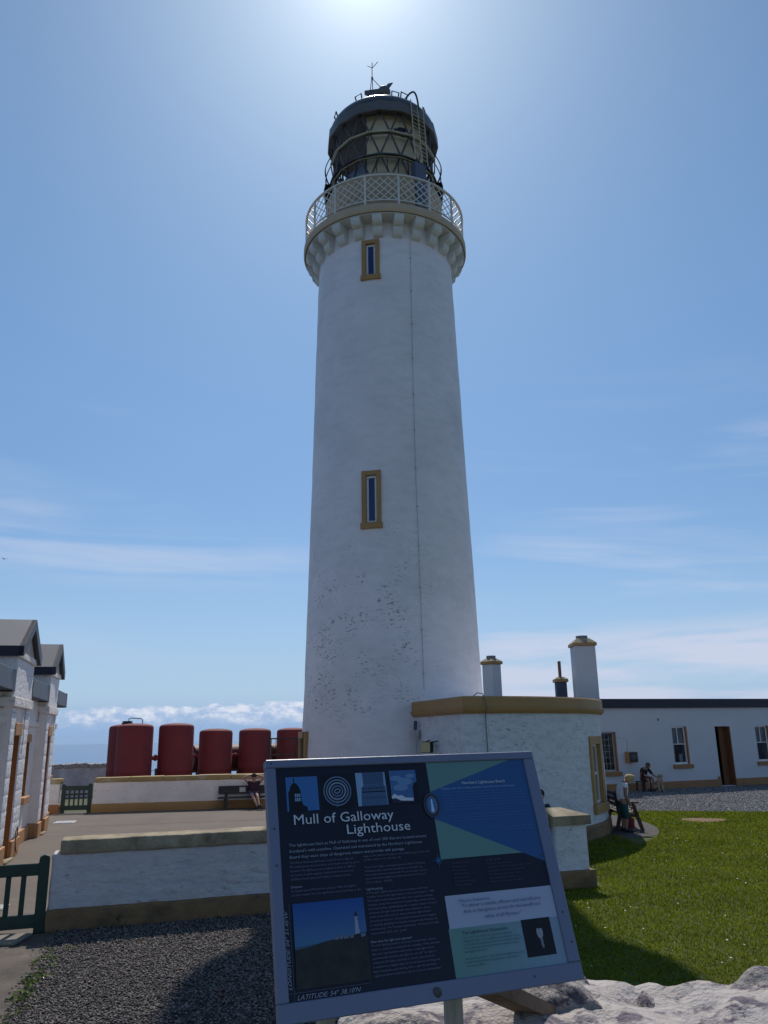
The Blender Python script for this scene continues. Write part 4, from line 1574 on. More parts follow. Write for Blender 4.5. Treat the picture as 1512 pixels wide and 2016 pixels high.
q.tube([(-3.80, -0.035, 3.2), (-3.80, -0.045, 2.5), (-3.80, -0.035, 2.2)], 0.006, 5)
q.tube([(1.45, -0.035, 3.2), (1.46, -0.045, 2.6)], 0.006, 5)
q.tube([(-0.02, REC - 0.04, 3.3), (-0.25, REC - 0.05, 3.05), (-0.5, REC - 0.08, 2.95)], 0.007, 5)
q.tube([(-5.47, 0.16, 3.42), (-6.3, 0.14, 3.36), (-7.5, 0.14, 3.38)], 0.010, 5)
q.tube([(-5.47, 0.16, 3.18), (-6.3, 0.14, 3.16), (-7.5, 0.14, 3.18)], 0.010, 5)
q.tube([(-5.95 + 0.45 * math.cos(t), REC - 0.03, 2.45 + 0.55 * math.sin(t)) for t in [2 * PI * k / 24 for k in range(25)]], 0.012, 5)
q.build('cable', black_iron, LB)

# ================================================================== WALLS
FW = thing('boundary_wall', 'low white wall with a weathered stone cap ending in a pier behind the information panel', 'wall', (-4.66, 11.79, 0), R(18.05))
q = MB()
q.lumpy((0.0, 0.0, 0.0), (7.72, 0.40, 0.98), 0.075, 0.010, 3.0, 0.03, 0, 3.0)
q.build('wall_body', wall_white, FW, 60)
q = MB()
q.lumpy((0.10, -0.045, 0.965), (7.70, 0.445, 1.155), 0.09, 0.008, 2.6, 0.03, 0, 8.0, False)
q.build('wall_cap', cap_stone, FW, 60)
q = MB()
q.lumpy((-0.02, -0.04, -0.02), (7.74, 0.44, 0.28), 0.09, 0.012, 3.5, 0.03, 0, 14.0)
q.build('plinth', ochre_dirty, FW, 60)
q = MB()
q.lumpy((7.76, -0.10, 0.0), (8.36, 0.52, 0.99), 0.075, 0.008, 3.0, 0.03, 0, 23.0)
q.build('pier', annex_white, FW, 60)
q = MB()
q.lumpy((7.66, -0.16, -0.02), (8.45, 0.58, 0.285), 0.09, 0.008, 3.0, 0.03, 0, 29.0)
q.build('plinth', ochre_dirty, FW, 60)
q = MB()
q.add([(7.70, -0.15, 0.985), (8.42, -0.15, 0.985), (8.42, 0.57, 0.985), (7.70, 0.57, 0.985),
       (7.70, -0.15, 1.13), (8.42, -0.15, 1.13), (8.42, 0.57, 1.13), (7.70, 0.57, 1.13), (7.72, 0.22, 1.24), (8.06, 0.22, 1.24)],
      [(3, 2, 1, 0), (0, 1, 5, 4), (1, 2, 6, 5), (2, 3, 7, 6), (3, 0, 4, 8, 7), (4, 5, 9, 8), (5, 6, 9), (6, 7, 8, 9)])
q.build('pier_cap', cap_stone, FW)

BW = thing('yard_wall', 'low white wall with ochre cap and plinth in front of the red tanks', 'wall', (-10.51, 29.74, 0), R(8.93))
q = MB()
q.lumpy((0, 0, 0), (9.6, 0.40, 1.02), 0.14, 0.010, 2.0, 0.03, 0, 31.0)
q.build('wall_body', yard_white, BW, 60)
q = MB()
for k in range(8):
    a = 0.02 + k * 1.2
    q.lumpy((a, -0.04, 1.0), (a + 1.19, 0.44, 1.165 + 0.012 * (k % 2)), 0.17, 0.010, 2.0, 0.03, 0, 40.0 + k, False)
q.build('wall_cap', mat('ochre_cap', (0.42, 0.29, 0.12), 0.8, 0.12, 1.5, 0.3, 14,
                        stain=[((0.55, 0.50, 0.40), 1.2, 0.52, 0.64, 0.7)]), BW, 60)
q = MB()
q.lumpy((-0.03, -0.05, -0.02), (9.6, 0.45, 0.29), 0.17, 0.008, 2.5, 0.03, 0, 44.0)
q.build('plinth', ochre, BW, 60)

SP = thing('stub_wall', 'short white wall stub with ochre cap between the gabled house and the far gate', 'wall', (-12.35, 29.45, 0), R(8.93))
q = MB()
q.lumpy((0, 0, 0), (0.72, 0.40, 1.0), 0.12, 0.008, 2.5, 0.02, 0, 51.0)
q.build('wall_body', yard_white, SP, 60)
q = MB()
q.lumpy((-0.03, -0.03, 0.985), (0.75, 0.43, 1.16), 0.14, 0.006, 2.5, 0.02, 0, 53.0, False)
q.build('wall_cap', bpy.data.materials['ochre_cap'], SP, 60)
q = MB()
q.lumpy((-0.03, -0.04, -0.02), (0.75, 0.44, 0.30), 0.14, 0.006, 2.5, 0.02, 0, 55.0)
q.build('plinth', orange, SP, 60)
q = MB()
q.ellipsoid((0.30, -0.03, 0.82), (0.035, 0.03, 0.035), 8, 6)
q.tube([(0.30, -0.03, 0.82), (0.295, -0.02, 0.52), (0.27, -0.015, 0.42)], 0.012, 5)
q.build('hook', black_iron, SP)

RW = thing('rubble_wall', 'grey rubble wall with a whitewashed crest in front of the sea', 'wall', (-23.0, 34.0, 0), math.atan2(4.0, 10.2))
m_rub = mat('rubble_face', (0.62, 0.55, 0.57), 0.95, 0.25, 1.8, 0.9, 8.0, stain=[((0.36, 0.32, 0.34), 3.0, 0.50, 0.7, 0.6)])
q = MB()
q.lumpy((0, 0, -0.6), (11.0, 0.55, 1.30), 0.22, 0.04, 1.6, 0.06, 0, 61.0)
q.build('wall_body', m_rub, RW, 60)
r5 = random.Random(9)
x = 0.0
cap_m = []
for k in range(5):
    c = MB()
    c.lumpy((-0.18, -0.34, -0.08), (0.18, 0.34, 0.11), 0.12, 0.03, 3.0, 0.06, 0, 70 + k * 3.0, False)
    cap_m.append(c.mesh('cope_stone', stone_white, 60))
while x < 10.8:
    o = link('cope_stone', cap_m[r5.randrange(5)], RW, (x + 0.18, 0.27, 1.30 + r5.uniform(-0.03, 0.05)), (0, 0, r5.uniform(-0.2, 0.2)))
    x += 0.36

# ================================================================== GATES
def gate(name, label, loc, rz, L, H, rows, bar_gap, toprail, group):
    t = thing(name, label, 'gate', loc, rz, group)
    for x in (0.0, L):
        q = MB()
        q.box((x - 0.068, -0.035, -0.0), (x + 0.068, 0.045, H - 0.05), 0, 0.01)
        q.prism([(x - 0.068, H - 0.052), (x + 0.068, H - 0.052), (x + 0.058, H - 0.012), (x + 0.0, H + 0.01), (x - 0.058, H - 0.012)],
                lambda a, b, d: (a, d, b), -0.034, 0.044)
        q.build('stile', green_paint, t)
    for z0, z1 in rows:
        q = MB()
        q.box((0.056, -0.022, z0), (L - 0.056, 0.03, z1), 0, 0.008)
        q.build('rail', green_paint, t)
    spans = [(rows[i][1], rows[i + 1][0]) for i in range(len(rows) - 1)]
    n = max(2, int(round((L - 0.11) / bar_gap)) - 1)
    bw_ = bar_gap * 0.36
    for a, b in spans:
        for k in range(1, n + 1):
            x = 0.056 + (L - 0.112) * k / (n + 1)
            q = MB()
            q.box((x - bw_ / 2, -0.012, a + 0.001), (x + bw_ / 2, 0.02, b - 0.001), 0, 0.005)
            q.build('bar', green_paint, t)
    q = MB()
    for z in (rows[0][0] + 0.06, rows[-1][0] + 0.05):
        q.box((-0.09, -0.045, z), (0.05, -0.036, z + 0.04), 0)
    q.build('hinge', black_iron, t)
    return t


gate('garden_gate', 'dark green wooden gate beside the end of the near stone capped wall', (-5.92, 11.36, 0.0), R(19), 1.24, 0.97,
     [(0.07, 0.24), (0.72, 0.875)], 0.185, 1, 'green wooden gates')
gate('garden_gate', 'small dark green gate by the far yard wall with short and long gaps', (-11.50, 29.60, 0.0), R(9), 0.90, 0.98,
     [(0.10, 0.26), (0.60, 0.665), (0.76, 0.92)], 0.15, 1, 'green wooden gates')
q = MB()
q.box((-6.0, 11.05, 0.009), (-4.75, 11.55, 0.05), 0, 0.01, None)
SL = q.build('threshold_stone', concrete)
tag(SL, 'pale concrete threshold under the near green gate', 'threshold')

# drain covers in the yard
def drain(label, loc, rz, w, d, slots):
    t = thing('drain_cover', label, 'drain cover', loc, rz)
    q = MB()
    q.box((-w / 2, -d / 2, 0), (w / 2, d / 2, 0.012), 0, 0.003)
    q.build('frame', steel, t)
    n = slots
    for k in range(n):
        q = MB()
        x = -w / 2 + 0.04 + (w - 0.08) * (k + 0.5) / n
        q.box((x - (w - .08) / n * 0.36, -d / 2 + 0.04, 0.0125), (x + (w - .08) / n * 0.36, d / 2 - 0.04, 0.022), 0, 0.003)
        q.build('grate_bar', steel, t)


drain('pale metal drain cover on the tarmac before the far gate', (-10.15, 26.45, 0.004), R(12), 0.62, 0.72, 6)
drain('metal drain grating seen through the bars of the near gate', (-6.25, 13.4, 0.004), R(15), 0.62, 0.42, 8)

# ================================================================== RED TANKS
def tank_meshes(r, top):
    q = MB()
    zs_ = top - 0.15
    q.lathe([(0.02, 0.05), (r, 0.05), (r, 1.2), (r + 0.006, 1.21), (r + 0.006, 1.25), (r, 1.26), (r, zs_ - 0.04), (r - 0.012, zs_)], 40)
    sh = q.mesh('shell', red_tank, 40)
    q = MB()
    q.lathe([(r - 0.012, zs_)] + [((r - 0.012) * math.cos(t), zs_ + 0.15 * math.sin(t) ** 0.8) for t in [PI / 2 * k / 8 for k in range(1, 8)]] + [(0.01, zs_ + 0.15)], 40)
    li = q.mesh('lid', red_tank, 50)
    q = MB()
    for k in range(4):
        p = pol(r - 0.1, 45 + 90 * k, 0)
        q.box((p.x - 0.07, p.y - 0.07, 0), (p.x + 0.07, p.y + 0.07, 0.049))
    ft = q.mesh('feet', rust_red)
    return sh, li, ft


tall = tank_meshes(0.695, 3.07)
short = tank_meshes(0.685, 2.84)
TK = [(-10.72, 33.72, tall, 'red air tank with an iron valve on top, partly hidden'),
      (-9.96, 32.40, tall, 'tall red air tank at the house end of the row beside the valve tank'),
      (-8.59, 33.41, tall, 'tall red air tank with a gap of open sea beside its red pipe'),
      (-7.20, 34.46, short, 'shorter red air tank standing next to the last tall one'),
      (-5.72, 35.44, short, 'shorter red air tank behind the bench, between two other short tanks'),
      (-4.22, 36.36, short, 'shorter red air tank behind the black railing beside the lighthouse')]
for x, y, (sh, li, ft), lab in TK:
    t = thing('air_tank', lab, 'tank', (x, y, 0), rnd.uniform(0, 3), 'red air tanks')
    link('shell', sh, t)
    link('lid', li, t)
    kind(link('feet', ft, t), 'part') if False else link('feet', ft, t)
    if lab.startswith('red air tank'):
        q = MB()
        q.lathe([(0.22, 3.04), (0.22, 3.09), (0.17, 3.10), (0.17, 3.15), (0.20, 3.155), (0.20, 3.19), (0.02, 3.19)], 16)
        for k in range(6):
            p = pol(0.2, 60 * k, 3.11)
            q.ellipsoid(p, (0.03, 0.03, 0.03), 6, 4)
        vv = q.build('valve', tank_lid, t, 40)
        t.rotation_euler.z = 0
        q = MB()
        q.tube([(0.05, 0, 3.18), (0.05, 0, 3.27), (0.16, -0.02, 3.31), (0.62, -0.15, 3.27), (0.66, -0.16, 3.24), (0.68, -0.17, 3.08)], 0.018, 6)
        q.build('vent_pipe', tank_lid, vv)
q = MB()
q.tube([(-9.44, 32.86, 1.74), (-9.1, 33.09, 1.74)], 0.085, 12)
q.tube([(-9.30, 32.94, 1.74), (-9.24, 32.985, 1.74)], 0.12, 12)
tag(q.build('connecting_pipe', red_tank, None, 40), 'short red flanged pipe joining the two tall tanks across the open gap', 'pipe')
q = MB()
q.tube([(-8.35, 35.05, 1.62), (-8.3, 35.08, 1.62), (-4.75, 37.35, 1.62), (-4.7, 37.38, 1.62)], [0.5, 0.56, 0.56, 0.5], 24)
for x, y in ((-7.7, 35.47), (-5.4, 36.93)):
    q.box((x - 0.12, y - 0.45, 0), (x + 0.12, y + 0.45, 1.2))
q.box((-7.8, 35.2, 2.14), (-7.5, 35.7, 2.24), 1)
tag(q.build('horizontal_tank', [rust_red, tank_lid], None, 40), 'dark red horizontal tank lying behind the shorter upright tanks', 'tank')
for k, (a, b, lab) in enumerate((((-7.97, 33.85, 1.78), (-7.80, 33.98, 1.78), 'thin red pipe between the last tall tank and the first short one'),
                                 ((-6.62, 34.85, 1.76), (-6.30, 35.05, 1.76), 'thin red pipe between the two short tanks above the bench'))):
    q = MB()
    q.tube([a, b], 0.06, 10)
    q.tube([Vector(a).lerp(Vector(b), 0.4), Vector(a).lerp(Vector(b), 0.6)], 0.09, 10)
    tag(q.build('connecting_pipe', red_tank, None, 40), lab, 'pipe')

# black railing between the tanks and the lighthouse
FN = thing('iron_railing', 'black iron railing standing between the red tanks and the lighthouse door', 'railing', (-4.50, 31.25, 0), R(10))
for z, w in ((2.40, 0.05), (1.80, 0.04), (0.25, 0.04)):
    q = MB()
    q.box((0, -w / 2, z - w / 2), (2.9, w / 2, z + w / 2))
    q.build('rail', black_iron, FN)
bmesh_bar = MB()
bmesh_bar.box((-0.011, -0.011, 0.1), (0.011, 0.011, 2.375))
bme = bmesh_bar.mesh('bar', black_iron)
for k in range(17):
    link('bar', bme, FN, (0.17 * k + 0.08, 0, 0))
for x in (0.0, 1.0, 2.9):
    q = MB()
    q.box((x - 0.035, -0.035, 0), (x + 0.035, 0.035, 2.46))
    q.build('post', black_iron, FN)
q = MB()
q.bar((0.02, -0.04, 2.15), (0.62, -0.04, 1.72), 0.05)
q.build('brace', black_iron, FN)
# wire fence at the cliff edge
WF = thing('wire_fence', 'thin post and wire fence on the cliff edge glimpsed between the tanks', 'fence', (-13.5, 41.0, 0), R(4))
for k in range(6):
    q = MB()
    q.box((k * 2.0 - 0.05, -0.05, -0.5), (k * 2.0 + 0.05, 0.05, 1.05))
    q.build('post', wood_dark, WF)
for z in (0.45, 0.7, 0.95):
    q = MB()
    q.tube([(0, -0.055, z), (10, -0.055, z)], 0.012, 4)
    q.build('wire', black_iron, WF)

# ================================================================== BENCHES
def dark_bench(label, loc, rz, group):
    t = thing('bench', label, 'bench', loc, rz, group)
    q = MB()
    q.box((-0.86, -0.22, 0.37), (0.86, 0.20, 0.415), 0, 0.008)
    q.build('seat', wood_dark, t)
    q = MB()
    q.box((-0.86, 0.17, 0.50), (0.86, 0.215, 0.78), 0, 0.008)
    q.build('backrest', wood_dark, t)
    for x in (-0.58, 0.58):
        q = MB()
        q.box((x - 0.06, -0.17, 0), (x + 0.06, 0.19, 0.369), 0, 0.01)
        q.box((x - 0.055, 0.216, 0.1), (x + 0.055, 0.26, 0.74), 0, 0.01)
        q.build('leg', wood_dark, t)
    return t


def in_bw(s_, t_):
    c, s2 = math.cos(R(8.93)), math.sin(R(8.93))
    return (-10.51 + s_ * c - t_ * s2, 29.74 + s_ * s2 + t_ * c, 0.004)


GB = dark_bench('dark wooden bench with a pale plaque against the yard wall', in_bw(5.24, -0.36), R(8.93), 'dark benches')
q = MB()
q.box((-0.11, 0.155, 0.56), (0.11, 0.168, 0.72), 0, 0.003)
q.build('plaque', brass, GB)
dark_bench('dark wooden bench without a plaque in front of the curved annex', (3.08, 17.36, 0.01), R(16), 'dark benches')

SB = thing('slatted_bench', 'brown slatted bench with splayed legs and arms beside the curved annex', 'bench', (6.19, 22.42, 0.012), R(85.4))
for k in range(4):
    q = MB()
    y = -0.27 + 0.125 * k
    q.box((-0.74, y, 0.43 - 0.012 * k), (0.74, y + 0.105, 0.462 - 0.012 * k), 0, 0.006)
    q.build('seat_slat', wood_brown, SB)
for k in range(3):
    q = MB()
    z = 0.56 + 0.135 * k
    q.box((-0.74, 0.205 + 0.02 * k, z), (0.74, 0.235 + 0.02 * k, z + 0.095), 0, 0.006)
    q.build('back_slat', wood_brown, SB)
for x in (-0.66, 0.66):
    q = MB()
    q.bar((x, -0.34, 0), (x, -0.14, 0.66), 0.06, 0.09, (0, 1, 0))
    q.build('leg', wood_brown, SB)
    q = MB()
    q.bar((x, 0.30, 0), (x, 0.19, 0.42), 0.06, 0.09, (0, 1, 0))
    q.bar((x, 0.23, 0.40), (x, 0.30, 0.96), 0.06, 0.06, (0, 1, 0))
    q.build('leg', wood_brown, SB)
    q = MB()
    q.box((x - 0.045, -0.30, 0.66), (x + 0.045, 0.25, 0.70), 0, 0.008)
    q.build('armrest', wood_brown, SB)
    q = MB()
    q.box((x - 0.03, -0.22, 0.33), (x + 0.03, 0.22, 0.40), 0, 0.006)
    q.build('seat_bearer', wood_brown, SB)

# ================================================================== INFORMATION PANEL
SGX = Vector((0.931, 0.365, 0.005)).normalized()
SGZ = SGX.cross(Vector((-0.095, 0.294, 0.951))).normalized()
SGY = SGZ.cross(SGX)
SG0 = Vector((-0.451, 3.029, 2.413))
SBASE = Vector((0.12, 3.12, 0.0))
SW, SH = 1.12, 0.822


def sg(u, v, d=0.0):
    return SG0 + SGX * u - SGY * v + SGZ * d - SBASE


SN = thing('information_panel', 'tilted dark blue visitor panel with pale grey frame titled Mull of Galloway Lighthouse', 'information sign', SBASE)
m_frame = mat('panel_frame', (0.17, 0.19, 0.29), 0.42, 0.06, 2.0, 0.05, 30, spec=0.5,
              stain=[((0.10, 0.10, 0.12), 9.0, 0.66, 0.72, 0.5)])
m_panel = mat('panel_navy', (0.012, 0.013, 0.030), 0.42, 0.05, 2.0, spec=0.3)


def inkm(name, c):
    return mat('print_' + name, c, 0.42, 0.0, 1.0, spec=0.3)


def sgbox(q, u0, v0, u1, v1, d0, d1, m=0, bev=0.0):
    T = Matrix((SGX, -SGY, SGZ)).transposed().to_4x4()
    T.translation = SG0 - SBASE
    q.box((u0, v0, d0), (u1, v1, d1), m, bev, T)


q = MB()
b = 0.040
sgbox(q, 0, 0, SW, 0.030, -0.03, 0.012, 0, 0.003)
sgbox(q, 0, SH - 0.058, SW, SH, -0.03, 0.012, 0, 0.003)
sgbox(q, 0, 0.0305, 0.036, SH - 0.0585, -0.03, 0.0118, 0, 0.003)
sgbox(q, SW - 0.050, 0.0305, SW, SH - 0.0585, -0.03, 0.0118, 0, 0.003)
q.build('frame', m_frame, SN)
q = MB()
sgbox(q, 0.030, 0.025, SW - 0.045, SH - 0.05, -0.02, 0.003)
PN = q.build('panel', m_panel, SN)
m_bolt = mat('bolt_dark', (0.08, 0.08, 0.08), 0.5, 0.2, 20)
for u, v in ((0.02, 0.015), (0.54, 0.795), (1.09, 0.60), (1.06, 0.40), (0.018, 0.24), (0.02, 0.36), (1.1, 0.7), (0.92, 0.79)):
    c = sg(u, v, 0.012)
    big = (u, v) == (0.54, 0.795)
    q = MB()
    q.ellipsoid(c, ((0.017, 0.008, 0.017) if big else (0.004, 0.003, 0.004)), 10, 6)
    q.build('bolt', m_bolt, SN)
LAY = [0.0036]


def flat(name, poly, mt, d=None):
    LAY[0] += 0.00006
    q = MB()
    q.add([sg(u, v, d or LAY[0]) for u, v in poly], [tuple(range(len(poly)))])
    return q.build(name, mt, PN)


def rect(name, u0, v0, u1, v1, mt):
    return flat(name, [(u0, v0), (u1, v0), (u1, v1), (u0, v1)], mt)


def ell(cu, cv, ru, rv, n=28, rot=0.0):
    return [(cu + ru * math.cos(t) * math.cos(rot) - rv * math.sin(t) * math.sin(rot),
             cv + ru * math.cos(t) * math.sin(rot) + rv * math.sin(t) * math.cos(rot)) for t in [2 * PI * k / n for k in range(n)]]


def ringpts(name, cu, cv, ru, rv, w, mt, rot=0.0, n=32):
    LAY[0] += 0.00006
    q = MB()
    a, b_ = ell(cu, cv, ru, rv, n, rot), ell(cu, cv, ru - w, rv - w, n, rot)
    q.add([sg(u, v, LAY[0]) for u, v in a + b_], [(k, (k + 1) % n, n + (k + 1) % n, n + k) for k in range(n)])
    return q.build(name, mt, PN)


teal, blue = inkm('teal', (0.14, 0.27, 0.26)), inkm('blue', (0.030, 0.105, 0.27))
pale, ice = inkm('pale', (0.42, 0.46, 0.60)), inkm('ice', (0.16, 0.27, 0.34))
white, grey, dim = inkm('white', (0.62, 0.66, 0.74)), inkm('grey', (0.30, 0.34, 0.44)), inkm('dim', (0.15, 0.18, 0.26))
inkdark, black = inkm('ink', (0.025, 0.03, 0.06)), inkm('black', (0.008, 0.008, 0.014))
sky1, sky2 = inkm('sky1', (0.05, 0.17, 0.42)), inkm('sky2', (0.14, 0.30, 0.55))
lightb = inkm('light_blue', (0.26, 0.40, 0.60))

# right half: teal field, blue beam, table band, white statement, pale foot
rect('print_field', 0.636, 0.0305, 1.0695, 0.383, teal)
flat('print_beam', [(1.005, 0.0305), (1.0695, 0.0305), (1.0695, 0.420), (0.635, 0.240), (0.634, 0.141)], blue)
rect('print_statement', 0.627, 0.506, 1.0695, 0.612, pale)
for k in range(10):
    t = k / 9
    rect('print_foot', 0.622 + 0.0447 * k, 0.612, 0.622 + 0.0447 * (k + 1) + (0.0005 if k == 9 else 0.0), 0.7635,
         inkm('foot%d' % k, tuple((1 - t) * a + t * b_ for a, b_ in zip((0.15, 0.29, 0.27), (0.24, 0.34, 0.44)))))
# portrait: a plain generic figure
rect('print_portrait', 0.912, 0.610, 1.033, 0.731, black)
flat('print_portrait', ell(0.981, 0.656, 0.013, 0.021), inkm('skin_print', (0.32, 0.33, 0.38)))
flat('print_portrait', ell(0.9815, 0.6375, 0.0140, 0.0065), black)
flat('print_portrait', [(0.978, 0.676), (0.988, 0.676), (0.989, 0.70), (0.985, 0.71), (0.979, 0.70)], inkm('collar', (0.20, 0.22, 0.26)))
# four small pictures along the top
rect('print_picture', 0.071, 0.064, 0.190, 0.184, sky1)
flat('print_picture', [(0.078, 0.184), (0.078, 0.118), (0.085, 0.108), (0.086, 0.100), (0.094, 0.088), (0.099, 0.085), (0.099, 0.067), (0.103, 0.067), (0.103, 0.085),
                       (0.110, 0.088), (0.118, 0.098), (0.123, 0.110), (0.125, 0.120), (0.127, 0.15), (0.132, 0.165), (0.146, 0.17), (0.147, 0.184)], black)
rect('print_picture', 0.100, 0.124, 0.124, 0.150, lightb)
for k in range(4):
    flat('print_picture', [(0.100 + k * 0.007, 0.124), (0.102 + k * 0.007, 0.124), (0.102 + k * .007, 0.150), (0.100 + k * .007, 0.150)], black)
rect('print_picture', 0.100, 0.135, 0.124, 0.138, black)
rect('print_picture', 0.204, 0.062, 0.323, 0.182, black)
for k in range(5):
    ringpts('print_picture', 0.2635, 0.121, 0.013 + 0.0104 * k, 0.010 + 0.0108 * k, 0.0050, (dim, inkm('ring_blue', (0.07, 0.12, 0.24)), grey, dim, inkm('ring_blue', (0.07, 0.12, 0.24)))[k], -0.3, 28)
for k in range(5):
    ringpts('print_picture', 0.2635, 0.121, 0.010 + 0.0104 * k, 0.008 + 0.0108 * k, 0.0014, lightb, -0.3, 28)
flat('print_picture', [(0.2625, 0.121), (0.2645, 0.121), (0.2580, 0.178), (0.2560, 0.178)], dim)
rect('print_picture', 0.339, 0.059, 0.457, 0.180, lightb)
flat('print_picture', [(0.366, 0.059), (0.452, 0.059), (0.448, 0.105), (0.454, 0.112), (0.455, 0.180), (0.352, 0.180), (0.358, 0.115), (0.367, 0.105)], inkm('tower_grey', (0.07, 0.13, 0.24)))
for k in range(8):
    rect('print_picture', 0.362 + 0.011 * k, 0.113, 0.368 + 0.011 * k, 0.122, inkm('tower_line', (0.03, 0.05, 0.10)))
    flat('print_picture', [(0.369 + 0.010 * k, 0.062), (0.371 + 0.010 * k, 0.062), (0.377 + .010 * k, 0.100), (0.375 + .010 * k, 0.100)], inkm('tower_line', (0.03, 0.05, 0.10)))
rect('print_picture', 0.360, 0.128, 0.453, 0.132, black)
rect('print_picture', 0.358, 0.150, 0.454, 0.152, inkm('tower_line', (0.03, 0.05, 0.10)))
rect('print_picture', 0.474, 0.056, 0.584, 0.176, inkm('storm', (0.06, 0.15, 0.34)))
for cu, cv, ru, rv in ((0.50, 0.085, 0.024, 0.010), (0.535, 0.098, 0.03, 0.014), (0.515, 0.12, 0.03, 0.012), (0.56, 0.078, 0.018, 0.008)):
    flat('print_picture', ell(cu, cv, ru, rv), inkm('storm_cloud', (0.15, 0.27, 0.46)))
flat('print_picture', [(0.562, 0.176), (0.564, 0.120), (0.572, 0.105), (0.584, 0.100), (0.584, 0.176)], black)
flat('print_picture', [(0.474, 0.150), (0.486, 0.142), (0.500, 0.150), (0.515, 0.148), (0.530, 0.158), (0.562, 0.160), (0.560, 0.170), (0.520, 0.172), (0.500, 0.166), (0.476, 0.170)], white)
flat('print_picture', [(0.474, 0.160), (0.49, 0.158), (0.51, 0.168), (0.56, 0.171), (0.56, 0.176), (0.474, 0.176)], inkdark)
# large picture: a white tower on a dark headland under a plain sky
N = 12
for k in range(N):
    t = k / (N - 1)
    rect('print_large_picture', 0.066, 0.483 + 0.165 * k / N, 0.318, 0.483 + 0.165 * (k + 1) / N,
         inkm('lsky%d' % k, tuple((1 - t) * a + t * b_ for a, b_ in zip((0.020, 0.085, 0.32), (0.085, 0.20, 0.34)))))
flat('print_large_picture', [(0.066, 0.648), (0.066, 0.612), (0.17, 0.606), (0.20, 0.640), (0.20, 0.648)], inkm('sea_print', (0.05, 0.11, 0.19)))
flat('print_large_picture', [(0.066, 0.620), (0.11, 0.616), (0.17, 0.604), (0.24, 0.598), (0.30, 0.592), (0.318, 0.590), (0.318, 0.731), (0.062, 0.731)],
     mat('print_headland', (0.022, 0.018, 0.013), 0.32, 0.7, 22.0))
flat('print_large_picture', [(0.276, 0.592), (0.280, 0.545), (0.278, 0.541), (0.279, 0.533), (0.2845, 0.522), (0.290, 0.533), (0.291, 0.541), (0.289, 0.545), (0.293, 0.592)], grey)
flat('print_large_picture', [(0.279, 0.540), (0.279, 0.533), (0.2845, 0.522), (0.290, 0.533), (0.290, 0.540)], inkdark)
for u, w, h in ((0.205, 0.014, 0.010), (0.222, 0.010, 0.014), (0.236, 0.018, 0.009), (0.258, 0.012, 0.012), (0.296, 0.016, 0.010)):
    flat('print_large_picture', [(u, 0.604), (u, 0.604 - h), (u + w, 0.602 - h), (u + w, 0.602)], dim)
# emblem and compass star
flat('print_emblem', ell(0.632, 0.191, 0.034, 0.045), black)
ringpts('print_emblem', 0.632, 0.191, 0.033, 0.044, 0.0015, dim)
ringpts('print_emblem', 0.632, 0.191, 0.022, 0.032, 0.0015, grey)
for k in range(22):
    t = 2 * PI * k / 22
    c_, s_ = 0.632 + 0.0275 * math.cos(t), 0.191 + 0.038 * math.sin(t)
    rect('print_emblem', c_ - 0.0012, s_ - 0.0022, c_ + 0.0012, s_ + 0.0022, dim)
flat('print_emblem', ell(0.632, 0.191, 0.0195, 0.0295), sky1)
flat('print_emblem', [(0.626, 0.216), (0.629, 0.178), (0.628, 0.174), (0.632, 0.168), (0.636, 0.174), (0.635, 0.178), (0.638, 0.216)], white)
st_ = []
for k in range(16):
    t = 2 * PI * k / 16
    rr0 = 0.006 if k % 2 else (0.028 if k % 4 == 0 else 0.018)
    st_.append((0.622 + rr0 * math.sin(t), 0.387 - rr0 * math.cos(t)))
flat('print_star', st_, inkm('star', (0.035, 0.12, 0.26)))
# ruled lines
rect('print_rule', 0.0365, 0.7395, 0.316, 0.7403, dim)
rect('print_rule', 0.0535, 0.482, 0.0542, 0.7634, dim)


def glyphs(s_, shear=0.0):
    cu = bpy.data.curves.new('t', 'FONT')
    cu.body = s_
    cu.size = 1.0
    cu.shear = shear
    cu.resolution_u = 2
    ob = bpy.data.objects.new('t', cu)
    COL.objects.link(ob)
    dg = bpy.context.evaluated_depsgraph_get()
    me = bpy.data.meshes.new_from_object(ob.evaluated_get(dg))
    bpy.data.objects.remove(ob)
    bpy.data.curves.remove(cu)
    return me


def write(s_, u, v, cap, width, mt, shear=0.0, rot=0.0, name='lettering', right=False):
    """text with its baseline at (u, v); cap = capital height; width = total width (None keeps the natural one)"""
    me = glyphs(s_, shear)
    k = cap / 0.70
    xs_ = [w.co.x for w in me.vertices]
    x0, x1 = min(xs_), max(xs_)
    kx = width / (x1 - x0) if width else k
    LAY[0] += 0.00003
    cr, sr = math.cos(rot), math.sin(rot)
    for w in me.vertices:
        a, b_ = (w.co.x - x0) * kx, w.co.y * k
        if right:
            a -= width or (x1 - x0) * k
        w.co = sg(u + a * cr - b_ * sr, v - (a * sr + b_ * cr), LAY[0])
    me.materials.clear()
    me.materials.append(mt)
    me.name = name
    return link(name, me, PN)


write('Mull of Galloway', 0.091, 0.231, 0.034, 0.379, white)
write('Lighthouse', 0.284, 0.274, 0.033, 0.246, white)
for k, (s_, w) in enumerate((('The lighthouse here at Mull of Galloway is one of over 200 that are located around', 0.520),
                             ("Scotland's wild coastline. Operated and maintained by the Northern Lighthouse", 0.500),
                             ('Board they warn ships of dangerous waters and provide safe passage.', 0.428))):
    write(s_, 0.067, 0.303 + 0.0193 * k, 0.0096, w, grey)


def column(lines, u, v, dv, cap, width, mt, longest=None):
    mx = longest or max(len(x) for x in lines)
    for k, s_ in enumerate(lines):
        if s_:
            write(s_, u, v + dv * k, cap, width * (0.25 + 0.75 * len(s_) / mx) if len(s_) < mx * 0.9 else width * len(s_) / mx, mt)


